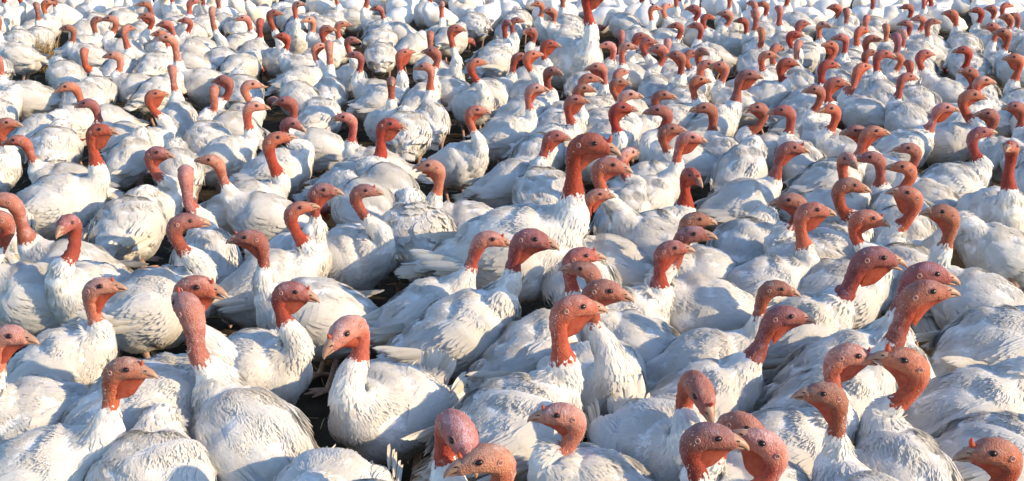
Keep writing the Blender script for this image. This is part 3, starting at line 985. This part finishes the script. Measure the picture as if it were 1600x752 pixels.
 (236,148,8, 216,214,20,'w b.110', 'turkey with orange neck looking right, pale beak raised', 'the pale-beaked turkey'),
 (269,108,110, 278,178,106,'b.120 v:slim', 'thin pink neck stretching up, seen from behind', None),
 (334,140,96, 322,198,108,'b.100', 'sunlit orange back of a head, broad white back below', None),
 (353,124,170, 372,176,150,'b.110', 'dark red head with hooked neck turned left', None),
 (387,132,10, 378,164,20,'', 'orange-pink head turned right above a pale one', None),
 (392,166,8, 348,224,16,'b.100', 'pale orange head facing right, behind the tall orange head', None),
 (331,16,96, 346,98,100,'b.140 p10', 'very long thin neck rising to the top edge, white back below', 'the very long thin neck'),
 (924,-12,340, 892,92,300,'s1.55 b.130 v:plump w', 'huge tom cut by the top edge with scarlet neck and broad sunlit front', 'the huge top-edge tom'),
 (1163,116,346, 1116,176,20,'b.150 w h1.15 s1.06', 'tall turkey with violet head and long red neck, right of centre', 'the tall violet-headed turkey'),
 (1108,168,186, 1124,228,120,'b.110 p-4 h1.1', 'large brown head turned left above a ruffled collar', 'the large brown head'),
 (1190,168,190, 1212,222,165,'o12 b.130', 'turkey facing left with open beak and deep red neck', None),
 (893,156,346, 872,198,340,'w b.110', 'round red head with hanging throat looking right', 'the round red head'),
 (906,138,350, 880,172,350,'', 'crown showing just behind the round red head', None),
 (831,138,354, 790,194,6,'b.100', 'turkey looking right on a slim neck, broad bluish back', 'the broad bluish back'),
 (1512,148,354, 1484,200,332,'w b.120 h1.12', 'large orange-throated head facing right near the right edge', 'the large orange-throated head'),
 (1550,178,182, 1594,202,165,'b.100', 'dark brown head turned left, meeting the large orange throat', None),
 (1470,168,354, 1402,198,10,'w b.110', 'upright head looking right, left of the large orange throat', None),
 (1279,140,182, 1292,208,120,'b.110 v:slim', 'turkey facing left on a long white neck, big bluish back', 'the long white neck'),
 (1358,205,352, 1300,244,12,'w b.100', 'turkey looking right, front of two heads turned away from each other', None),
 (1344,204,182, 1396,244,170,'', 'head looking left, rear of two heads turned away from each other', None),
 (1342,106,20, 1356,164,165,'b.140 p8', 'orange head on a long slanting neck turned up to the right', 'the long slanting neck'),
]
# the far rows: look and heading only; they are described by their nearest well-marked neighbour
FAR = [
 (8,-14,20, 26,42,30,''), (-6,26,170, 22,84,185,''), (57,8,120, 52,52,105,'b.110'), (70,4,0, 74,34,20,''), (86,-10,60, 90,40,60,''),
 (148,31,2, 112,30,8,''), (177,29,184, 196,60,178,'b.090'), (196,44,60, 202,102,75,'b.130'), (182,86,182, 216,84,180,''), (-8,88,182, 50,138,184,'v:plump'),
 (4,192,0, -34,214,10,''), (230,6,200, 252,32,200,''), (294,32,184, 322,48,180,''), (268,-14,90, 272,34,95,''), (298,3,0, 300,26,10,''),
 (317,-10,80, 326,34,80,''), (341,-6,90, 352,26,120,''), (384,28,200, 366,52,20,''), (406,34,90, 398,62,80,''), (463,6,342, 462,66,284,'b.110'),
 (486,30,222, 530,46,184,''), (530,38,2, 506,66,10,''), (507,44,354, 490,86,18,'b.100'), (494,72,20, 470,104,20,''), (446,56,190, 474,76,180,''),
 (570,-12,184, 622,42,182,'b.110'), (521,-10,184, 552,18,184,''), (592,12,184, 616,14,180,''), (690,6,280, 692,58,284,'b.110'), (672,54,92, 660,92,95,''),
 (790,35,300, 768,86,30,'b.100'), (803,32,352, 822,62,20,''), (844,6,200, 850,36,215,'b.100'), (863,16,190, 878,40,180,''), (879,-8,90, 896,30,120,''),
 (832,47,205, 818,68,200,''), (854,68,352, 818,106,12,'w'), (826,86,8, 816,136,300,'p6'), (808,88,354, 790,120,10,''), (859,110,322, 852,150,16,'b.100'),
 (938,104,184, 952,160,160,'w'), (915,122,352, 894,156,10,''), (962,128,354, 922,176,18,'w b.100'), (966,114,40, 980,140,30,''), (976,72,346, 986,122,300,'b.110'),
 (954,70,170, 968,96,170,''), (971,52,92, 974,86,90,''), (996,56,350, 1000,94,300,''), (1008,64,350, 1006,106,292,'w'), (1034,75,178, 1036,122,98,'b.100'),
 (1043,66,80, 1054,96,80,''), (1062,86,174, 1062,140,96,'b.100'), (1076,84,0, 1082,112,10,''), (1094,80,300, 1088,126,290,'b.100'), (1100,100,350, 1108,118,350,''),
 (1088,124,354, 1064,166,15,'b.100'), (1130,102,180, 1134,136,160,'w'), (1195,85,346, 1168,108,10,''), (1020,12,4, 1016,56,284,'b.100'), (1039,9,30, 1046,52,60,'b.090'),
 (1058,-8,60, 1068,40,90,''), (1061,40,174, 1062,72,100,'b.090'), (1088,12,176, 1098,44,125,''), (1092,40,160, 1112,72,165,'b.090'), (1102,26,6, 1118,48,180,''),
 (1138,20,180, 1146,62,168,''), (1163,32,182, 1172,54,180,''), (1181,20,100, 1176,66,100,'b.110'), (1178,6,120, 1186,34,120,''), (1190,48,90, 1196,78,90,'b.100'),
 (1195,6,180, 1208,28,180,''), (965,168,352, 974,214,310,'b.110'), (977,148,354, 950,182,10,''), (1030,148,350, 996,176,10,''), (1037,172,180, 1070,192,180,''),
 (1218,14,100, 1212,64,98,'b.110'), (1228,-10,150, 1250,26,152,'b.090'), (1250,36,10, 1240,58,10,''), (1237,53,350, 1222,86,20,'b.090'), (1247,68,60, 1250,116,95,'b.090'),
 (1225,97,354, 1244,128,330,'b.100'), (1211,74,40, 1204,104,40,''), (1283,38,310, 1302,70,20,'b.100'), (1308,10,182, 1302,46,120,'b.090'), (1323,17,90, 1336,40,170,''),
 (1318,58,178, 1326,104,108,'b.100'), (1302,70,200, 1306,116,120,'b.110 w'), (1290,100,12, 1266,132,20,'b.100'), (1300,128,354, 1276,156,10,''), (1344,46,20, 1336,82,60,'b.100'),
 (1354,28,60, 1364,58,60,''), (1364,-4,90, 1372,34,90,'b.085'), (1358,60,354, 1344,92,12,''), (1385,42,90, 1392,72,90,''), (1356,82,4, 1364,122,60,''),
 (1376,84,0, 1378,128,90,''), (1402,58,100, 1400,96,95,''), (1411,50,100, 1424,80,120,''), (1421,10,182, 1416,38,130,'b.090'), (1445,-4,60, 1450,28,80,''),
 (1419,36,180, 1428,58,150,''), (1440,28,180, 1452,50,150,''), (1453,34,356, 1456,72,40,'b.100'), (1490,20,170, 1486,50,96,'b.090'), (1531,16,182, 1522,50,112,'b.090'),
 (1552,12,182, 1546,46,112,'b.090'), (1570,8,10, 1560,36,80,''), (1577,26,176, 1592,48,150,'b.090'), (1587,24,170, 1604,40,150,''), (1554,40,180, 1548,98,110,'b.100 w'),
 (1572,50,180, 1572,88,120,'b.100 w'), (1510,78,180, 1488,126,112,'b.110'), (1520,112,186, 1500,150,120,'b.100'), (1532,125,354, 1500,158,10,''), (1590,90,180, 1586,150,100,'b.120 w'),
 (1440,84,4, 1452,124,160,'w'), (1421,100,95, 1414,130,95,''), (1405,88,170, 1396,120,110,''), (1413,120,12, 1424,166,110,'b.110'), (1230,172,178, 1222,216,112,'b.100'),
 (1303,170,200, 1336,192,180,'b.100'), (1592,166,182, 1576,206,110,'b.100'), (1140,-6,90, 1132,30,90,''),
]
# birds of which only the back shows: at the top edge the head is out of frame, elsewhere it is lowered behind a neighbour
BACKS = [
 (541,32),(456,33),(192,34),(810,34),(742,40),(977,40),(470,41),(795,52),(239,53),(606,53),(594,65),(1008,65),(643,75),
 (771,99),(104,120),(378,146),(244,146),(497,186),(605,299),(10,168),(-12,110),(1620,80),(-10,66),(1608,258),(62,214),(128,196),(212,770),(595,89),(858,430),(1150,398),
 (369,46),(506,46),(153,40),(132,55),(298,56),(703,62),(30,68),(1090,97),(375,107),(246,107),(1514,107),
 (132,160),(470,157),(654,159),(634,210),(85,234),(280,270),(204,247),(571,326),(203,352),(1322,41),(1151,266),(841,302),(843,242),(926,138),
 (241,82),(-9,358),(-16,186),(1619,196),(1616,294)]
RB = random.Random(12)
for bx_, by_ in BACKS:
    a_ = RB.choice([55, 75, 95, 110, 130])
    FAR.append((bx_ + 14 * math.cos(math.radians(a_)), by_ - 52 if by_ < 30 else by_, a_ + RB.uniform(-30, 30), bx_, by_, a_, '' if by_ < 30 else 'n'))
LOOK = [(22, 'looking right'), (68, 'turned away to the right'), (112, 'seen from behind'), (158, 'turned away to the left'), (202, 'looking left'),
        (248, 'facing us, turned left'), (292, 'facing straight at us'), (338, 'facing us, turned right'), (361, 'looking right')]
def look_words(a):
    return next(w for lim, w in LOOK if a % 360 <= lim)

def opts(s):
    o = dict(s=1.0, h=1.0, p=0.0, b=.09, v=None, t=None, o=0.0, w=False, sn=False, n=False)
    for tok in s.split():
        if tok in ('w', 'sn', 'n'):
            o[tok] = True
        elif tok[:2] in ('v:', 't:'):
            o[tok[0]] = tok[2:]
        else:
            o[tok[0]] = float(tok[1:])
    return o

R3 = np.random.default_rng(77)
BIRDS = []
for rec in FLOCK + [r + (None, None) for r in FAR]:
    hx, hy, look, bx, by, head, op, label, short = rec
    o = opts(op)
    far = label is None
    s = o['s'] * .81 * (1.07 if by > 330 else 1.0) * (1.0 if not far else float(R3.uniform(.98, 1.08)))
    c = on_plane(bx, by, .285 * s)
    BIRDS.append(dict(hx=hx, hy=hy, look=math.radians(look), px=(bx, by), head=math.radians(head), o=o, label=label, short=short, far=far, s=s,
                      lookdeg=look, pos=np.array([c[0], c[1]]), home=np.array([c[0], c[1]])))

# a head that would sink between the shoulders lifts a little: the bird stands nearer on the same sight line
for b in BIRDS:
    if b['o']['n']:
        continue
    hdv = np.array([math.cos(b['head']), math.sin(b['head'])]) * .165 * b['s']
    d = px_ray(b['hx'], b['hy'])
    z0 = (CAM_H + d[2] * (((b['pos'] + hdv) @ d[:2]) / (d[:2] @ d[:2]))) / b['s']
    if z0 < .67:
        z1 = max(.57, .67 - (.67 - z0) * .42) * b['s']
        b['pos'] = (d * ((z1 - CAM_H) / d[2]))[:2] - hdv if b['far'] else b['pos'] + (d * ((z1 - z0 * b['s']) / d[2]))[:2]

# let crowded bodies push each other a few centimetres apart; each bird keeps close to where it stands
nb = len(BIRDS)
pos = np.array([b['pos'] for b in BIRDS]); home = pos.copy()
hd = np.array([[math.cos(b['head']), math.sin(b['head'])] for b in BIRDS]); sc = np.array([b['s'] for b in BIRDS])
offs = np.array([-.10, .0, .09]); rads = np.array([.10, .135, .11])
limit = np.array([.16 if b['far'] else .09 for b in BIRDS])
for it in range(60):
    move = np.zeros_like(pos); cnt = np.zeros(nb)
    for a in range(3):
        for b in range(3):
            A = pos + hd * (offs[a] * sc)[:, None]; B = pos + hd * (offs[b] * sc)[:, None]
            D = A[:, None] - B[None]
            L = np.linalg.norm(D, axis=-1) + 1e-6
            need = .93 * (rads[a] * sc[:, None] + rads[b] * sc[None])
            pen = np.where(L < need, need - L, 0)
            np.fill_diagonal(pen, 0)
            move += (D / L[..., None] * pen[..., None]).sum(1) * .22
    pos = pos + move
    off = pos - home
    ln = np.linalg.norm(off, axis=1, keepdims=True) + 1e-9
    pos = home + off * np.minimum(1, limit[:, None] / ln) * .985
for b, p in zip(BIRDS, pos):
    b['pos'] = p
    if not b['o']['n']:
        d = px_ray(b['hx'], b['hy'])
        chest = p + np.array([math.cos(b['head']), math.sin(b['head'])]) * .165 * b['s']
        side = np.array([d[1], -d[0]]) / math.hypot(d[0], d[1])
        g = chest @ side
        if abs(g) > .06:
            b['pos'] = p - side * math.copysign(min(abs(g) - .06, .12), g)

# ------------------------------------------------------------------ ground
gv, gn = [], 90
xs = np.linspace(-1, 1, gn); xs = np.sign(xs) * np.abs(xs) ** 2.2 * 160
ys = np.linspace(0, 1, gn) ** 2.4 * 300 - 6
gx, gy = np.meshgrid(xs, ys, indexing='ij')
gz = np.sin(gx * 3.1 + gy * 1.7) * .006 + np.sin(gx * 7.3 - gy * 5.1) * .004 - .012
ground = link('ground', mesh_np('ground', np.stack([gx, gy, gz], -1).reshape(-1, 3), grid_faces(gn, gn, False), M_GROUND))
ground['kind'] = 'structure'
ground['label'] = 'dark bare soil under the crowded flock'

# trampled straw between the birds
def blades(n, x0, x1, y0, y1, l0, l1, zmax, rng, spread=1.0):
    p = np.stack([rng.uniform(x0, x1, n), rng.uniform(y0, y1, n), rng.uniform(0, zmax, n)], -1)
    a = rng.uniform(0, 6.283, n); e = rng.normal(0, .12, n) * spread
    d = np.stack([np.cos(a) * np.cos(e), np.sin(a) * np.cos(e), np.sin(e)], -1)
    b = unit(np.cross(d, np.array([0, 0, 1.0]) + rng.normal(size=(n, 3)) * .2)) * .0016
    L = rng.uniform(l0, l1, n)[:, None]
    sag = np.array([0, 0, 1]) * (L * .06)
    V = np.stack([p - b, p + b, p + d * L * .5 + b + sag, p + d * L * .5 - b + sag, p + d * L + b * .6, p + d * L - b * .6], 1)
    base = (np.arange(n) * 6)[:, None]
    F = np.concatenate([base + np.array([[0, 1, 2, 3]]), base + np.array([[3, 2, 4, 5]])], 0)
    return V.reshape(-1, 3), F
rs_ = np.random.default_rng(4)
v, f = blades(9000, -5.5, 5.5, .9, 11.5, .04, .14, .012, rs_)
litter = link('straw_litter', mesh_np('straw_litter', v, f, M_STRAW))
litter['kind'] = 'stuff'; litter['label'] = 'trampled straw litter scattered on the dark soil'; litter['category'] = 'straw'

# a trodden clump of dry straw standing up between the birds at the upper left
tp = on_plane(60, 84, .14)
n_ = 520
a0 = rs_.uniform(0, 6.283, n_); r0 = np.sqrt(rs_.uniform(0, 1, n_)) * .085
p0 = np.stack([tp[0] + np.cos(a0) * r0, tp[1] + np.sin(a0) * r0 * .8, np.zeros(n_)], -1)
d0 = unit(np.stack([np.cos(a0) * r0 * 5 + rs_.normal(0, .35, n_), np.sin(a0) * r0 * 5 + rs_.normal(0, .35, n_), np.full(n_, 1.0)], -1))
b0 = unit(np.cross(d0, rs_.normal(size=(n_, 3)))) * .0022
L0 = rs_.uniform(.14, .36, n_)[:, None]
bend = np.stack([rs_.normal(0, .05, n_), rs_.normal(0, .05, n_), -rs_.uniform(.0, .06, n_)], -1)
SV = np.stack([p0 - b0, p0 + b0, p0 + d0 * L0 * .55 + b0, p0 + d0 * L0 * .55 - b0, p0 + d0 * L0 + bend + b0 * .4, p0 + d0 * L0 + bend - b0 * .4], 1).reshape(-1, 3)
bs_ = (np.arange(n_) * 6)[:, None]
tuft = link('straw_tuft', mesh_np('straw_tuft', SV - np.array([tp[0], tp[1], 0]), np.concatenate([bs_ + np.array([[0, 1, 2, 3]]), bs_ + np.array([[3, 2, 4, 5]])]), M_STRAW), None, (tp[0], tp[1], 0))
tuft['label'] = 'tan clump of dry straw between turkeys at the upper left'; tuft['category'] = 'straw clump'

# ------------------------------------------------------------------ assemble the birds
PLUM = {}; WING = {}; TAIL = {}
def plum(var, seed, fine):
    if (var, seed, fine) not in PLUM:
        PLUM[var, seed, fine] = build_plumage(var, seed, fine)
    return PLUM[var, seed, fine]
def wing(var, seed, side, merged):
    k = (var, seed, side, merged)
    if k not in WING:
        WING[k] = build_wing(var, seed, side, merged)
    return WING[k]
def tail(kind, var, seed, merged):
    k = (kind, var, merged)
    if k not in TAIL:
        TAIL[k] = build_tail(kind, var, seed, merged)
    return TAIL[k]
BEAK = {g: build_beak(g) for g in (0, 3, 6, 9, 12, 16)}
EYE, EAR, SNOOD = build_eye(), build_ear(), build_snood()
WATTLE = {False: build_wattle(False), True: build_wattle(True)}
LEG = {s: build_leg(s) for s in (-1, 1)}

marks = [b for b in BIRDS if b['short']]
def auto_label(b):
    best = min(marks, key=lambda m: math.hypot((m['hx'] - b['hx']), 1.3 * (m['hy'] - b['hy'])))
    dx, dy = b['hx'] - best['hx'], b['hy'] - best['hy']
    if abs(dx) > 1.6 * abs(dy):
        rel = 'right of' if dx > 0 else 'left of'
    elif dy < 0:
        rel = 'behind'
    else:
        rel = 'in front of'
    near = math.hypot(dx, dy)
    lk = 'with its head hidden' if b['o']['n'] else 'at the top edge' if b['hy'] < -8 else look_words(b['lookdeg'])
    return best['short'], rel, near, lk
ORD = ['', 'second ', 'third ', 'fourth ', 'fifth ', 'sixth ', 'seventh ', 'eighth ', 'ninth ', 'tenth ']
buckets = {}
for b in BIRDS:
    if b['far']:
        sh, rel, near, lk = auto_label(b)
        buckets.setdefault((sh, rel, lk), []).append((near, b))
for (sh, rel, lk), lst in buckets.items():
    lst.sort(key=lambda q: q[0])
    for k, (near, b) in enumerate(lst):
        which = ('' if len(lst) == 1 else ('nearest ' if k == 0 else ORD[min(k, 9)] + 'nearest '))
        lk = lk.replace('with its head hidden', 'hiding its head')
        b['label'] = f"{which}turkey {lk}, {rel} {sh}".strip()

warn = []
# salmon, orange, brick, crimson, plum, pale pink, brown (half strength: doubled in the skin material)
SKIN_TONES = [(.64, .74, .72), (.62, .60, .50), (.50, .50, .50), (.48, .32, .30), (.42, .46, .52), (.70, .92, .92), (.46, .52, .50), (.60, .66, .62)]
for bi, b in enumerate(BIRDS):
    o, s = b['o'], b['s']
    rng = np.random.default_rng(200 + bi)
    var = o['v'] or rng.choice(['hen', 'hen', 'hen', 'plump', 'slim'])
    seed = int(rng.choice(SEED_OF[var]))
    tvar = 'hen' if var == 'ruffled' else var
    y_px = b['px'][1]
    near = y_px > 235                      # shows ears, bristles and the finer mesh
    close = y_px > 330                     # shows single tail and wing feathers
    root = link('turkey', None)
    root.location = (b['pos'][0], b['pos'][1], 0)
    root.rotation_euler = (0, 0, b['head'])
    root.scale = (s, s, s)
    root['label'] = b['label']; root['category'] = 'turkey'
    root['group'] = 'turkeys in the front rows' if close else ('turkeys in the middle rows' if y_px > 130 else 'turkeys in the far rows')
    # head: on its sight line, over the front of the breast
    hdv = np.array([math.cos(b['head']), math.sin(b['head'])])
    dyaw = (b['look'] - b['head'] + math.pi) % (2 * math.pi) - math.pi
    pitch = math.radians(o['p'] + rng.normal(0, 3))
    hs = o['h'] * rng.uniform(.94, 1.05) * 1.52 / (1.07 if y_px > 330 else 1.0)
    if o['n']:
        Hl = np.array([.36, .03, .24]); pitch = math.radians(-35)
    else:
        chest = b['pos'] + hdv * .165 * s
        d = px_ray(b['hx'], b['hy'])
        tt = (chest @ d[:2]) / (d[:2] @ d[:2])
        H = np.array([0, 0, CAM_H]) + d * tt
        zc = min(max(H[2], .51 * s), .98 * s)
        if abs(zc - H[2]) > 1e-6:
            H = np.array([0, 0, CAM_H]) + d * ((zc - CAM_H) / d[2])
        rel = (H - np.array([b['pos'][0], b['pos'][1], 0])) / s
        ca, sa = math.cos(-b['head']), math.sin(-b['head'])
        Hl = np.array([rel[0] * ca - rel[1] * sa, rel[0] * sa + rel[1] * ca, rel[2]])
        gap = math.hypot(Hl[0] - .15, Hl[1])
        if gap > .24 or H[2] / s > .85 or H[2] / s < .47:
            warn.append((bi, b['hx'], b['hy'], round(gap, 2), round(Hl[0], 2), round(Hl[1], 2), round(Hl[2], 2)))
    hair = (200 if close else 80) if near else 0
    me, fme, (f, l, u) = build_body(var, seed, Hl, dyaw, pitch, hs, o['b'] * .78 * hs, rng, near, hair)
    body = link('body', me, root)
    tone = SKIN_TONES[int(rng.integers(len(SKIN_TONES)))]
    if not b['far']:
        words = ' '.join(b['label'].split(',')[0].split()[:9])
        for key, k in (('scarlet', 3), ('crimson', 3), ('bright red', 3), ('plum', 4), ('violet', 4), ('brown', 6), ('pale', 5), ('orange', 1), ('dark', 4), ('red', 2), ('pink', 0)):
            if key in words:
                tone = SKIN_TONES[k]
                break
    body.color = (*[c * rng.uniform(.92, 1.08) for c in tone], 1.0)   # this bird's own skin tone
    pl = link('plumage', plum(var, seed, near), root)
    pl['kind'] = 'stuff'
    if fme:
        nf = link('neck_feathers', fme, root)
        nf['kind'] = 'stuff'
    for sd in (1, -1):
        w = link('wing', wing(tvar, seed, sd, not close), root)
        if close:
            for (p, n, d, L, W) in flight_frames(tvar, seed, sd):
                fo = link('feather', feather_mesh(L, W, var == 'ruffled'), w)
                fo.matrix_basis = frame_matrix(p, d, n)
    kind = o['t'] or rng.choice(['down', 'down', 'level'])
    tl = link('tail', tail(kind, tvar, seed, not close), root)
    if close:
        for (p, n, d, L, W) in tail_frames(kind, tvar):
            fo = link('feather', feather_mesh(L, W, var == 'ruffled'), tl)
            fo.matrix_basis = frame_matrix(p, unit(d + rng.normal(size=3) * .05), n)
    HM = Matrix((Vector(f), Vector(l), Vector(u))).transposed().to_4x4() @ Matrix.Diagonal((hs * 1.10, hs, hs * 1.04, 1))
    HM.translation = Vector(Hl)
    def on_head(name, data, M=None):
        ob = link(name, data, root)
        ob.matrix_basis = HM @ M if M is not None else HM
        return ob
    on_head('beak', BEAK[min(BEAK, key=lambda g: abs(g - (o['o'] or rng.choice([0, 3]))))])
    for sd in (1, -1):
        E = Matrix.Translation((.0215, sd * .0190, .0050)) @ Matrix.Rotation(-sd * .22, 4, 'Z') @ Matrix.Rotation(sd * .18, 4, 'X')
        on_head('eye', EYE, E)
        if near:
            A = Matrix.Translation((-.0065, sd * .0212, -.0035)) @ Matrix.Rotation(sd * .1, 4, 'Z')
            on_head('ear', EAR, A)
        link('leg', LEG[sd], root)
    if o['w'] or rng.uniform() < .35:
        on_head('wattle', WATTLE[bool(o['w']) and rng.uniform() < .5])
    if o['sn'] or near and rng.uniform() < .35:
        on_head('snood', SNOOD, None if o['sn'] else Matrix.Translation((.010, 0, .003)) @ Matrix.Scale(.72, 4))
# the flock goes on beyond the top edge: more birds than one can count, far off
FLK_V, FLK_F, FLK_S, FLK_C, FLK_A, FLK_P, off = [], [], [], [], [], [], 0
rf = np.random.default_rng(8)
for row, v_px in enumerate((31, 25, 19, 13, 7, 1, -6, -13, -20, -28)):
    for k in range(26):
        c = on_plane(-40 + (k + .5 * (row % 2) + rf.uniform(-.25, .25)) * 66, v_px + rf.uniform(-2, 2), .25)
        if min(math.hypot(c[0] - b['pos'][0], c[1] - b['pos'][1]) for b in BIRDS) < .32:
            continue
        if FLK_P and min(math.hypot(c[0] - q_[0], c[1] - q_[1]) for q_ in FLK_P) < .30:
            continue
        FLK_P.append(c)
        hv, hs_ = rf.uniform(0, 6.283), rf.uniform(.82, .95)
        Hl = np.array([.17 + rf.normal(0, .03), rf.normal(0, .03), rf.uniform(.54, .72)])
        V_, F_, S_, C_, A_ = build_body(str(rf.choice(['hen', 'plump', 'slim'])), int(rf.integers(0, 6)), Hl, rf.normal(0, .6), 0.0, 1.5, .10, rf, False, -1)
        V_ = V_ * hs_
        V_ = np.stack([V_[:, 0] * math.cos(hv) - V_[:, 1] * math.sin(hv) + c[0], V_[:, 0] * math.sin(hv) + V_[:, 1] * math.cos(hv) + c[1], V_[:, 2]], -1)
        FLK_V.append(V_); FLK_F.append(F_ + off); FLK_S.append(S_); FLK_C.append(C_); FLK_A.append(A_); off += len(V_)
flock = link('distant_flock', mesh_np('distant_flock', np.concatenate(FLK_V), np.concatenate(FLK_F), M_BODY, True, {'skin': np.concatenate(FLK_S), 'crown': np.concatenate(FLK_C), 'face': np.concatenate(FLK_A)}))
flock.color = (.5, .5, .5, 1); flock['kind'] = 'stuff'; flock['category'] = 'turkeys'; flock['label'] = 'mass of distant white turkeys beyond the far rows at the top edge'
for w in warn:
    print('WARN', w)
print('birds', len(BIRDS), 'near', sum(b['px'][1] > 235 for b in BIRDS))
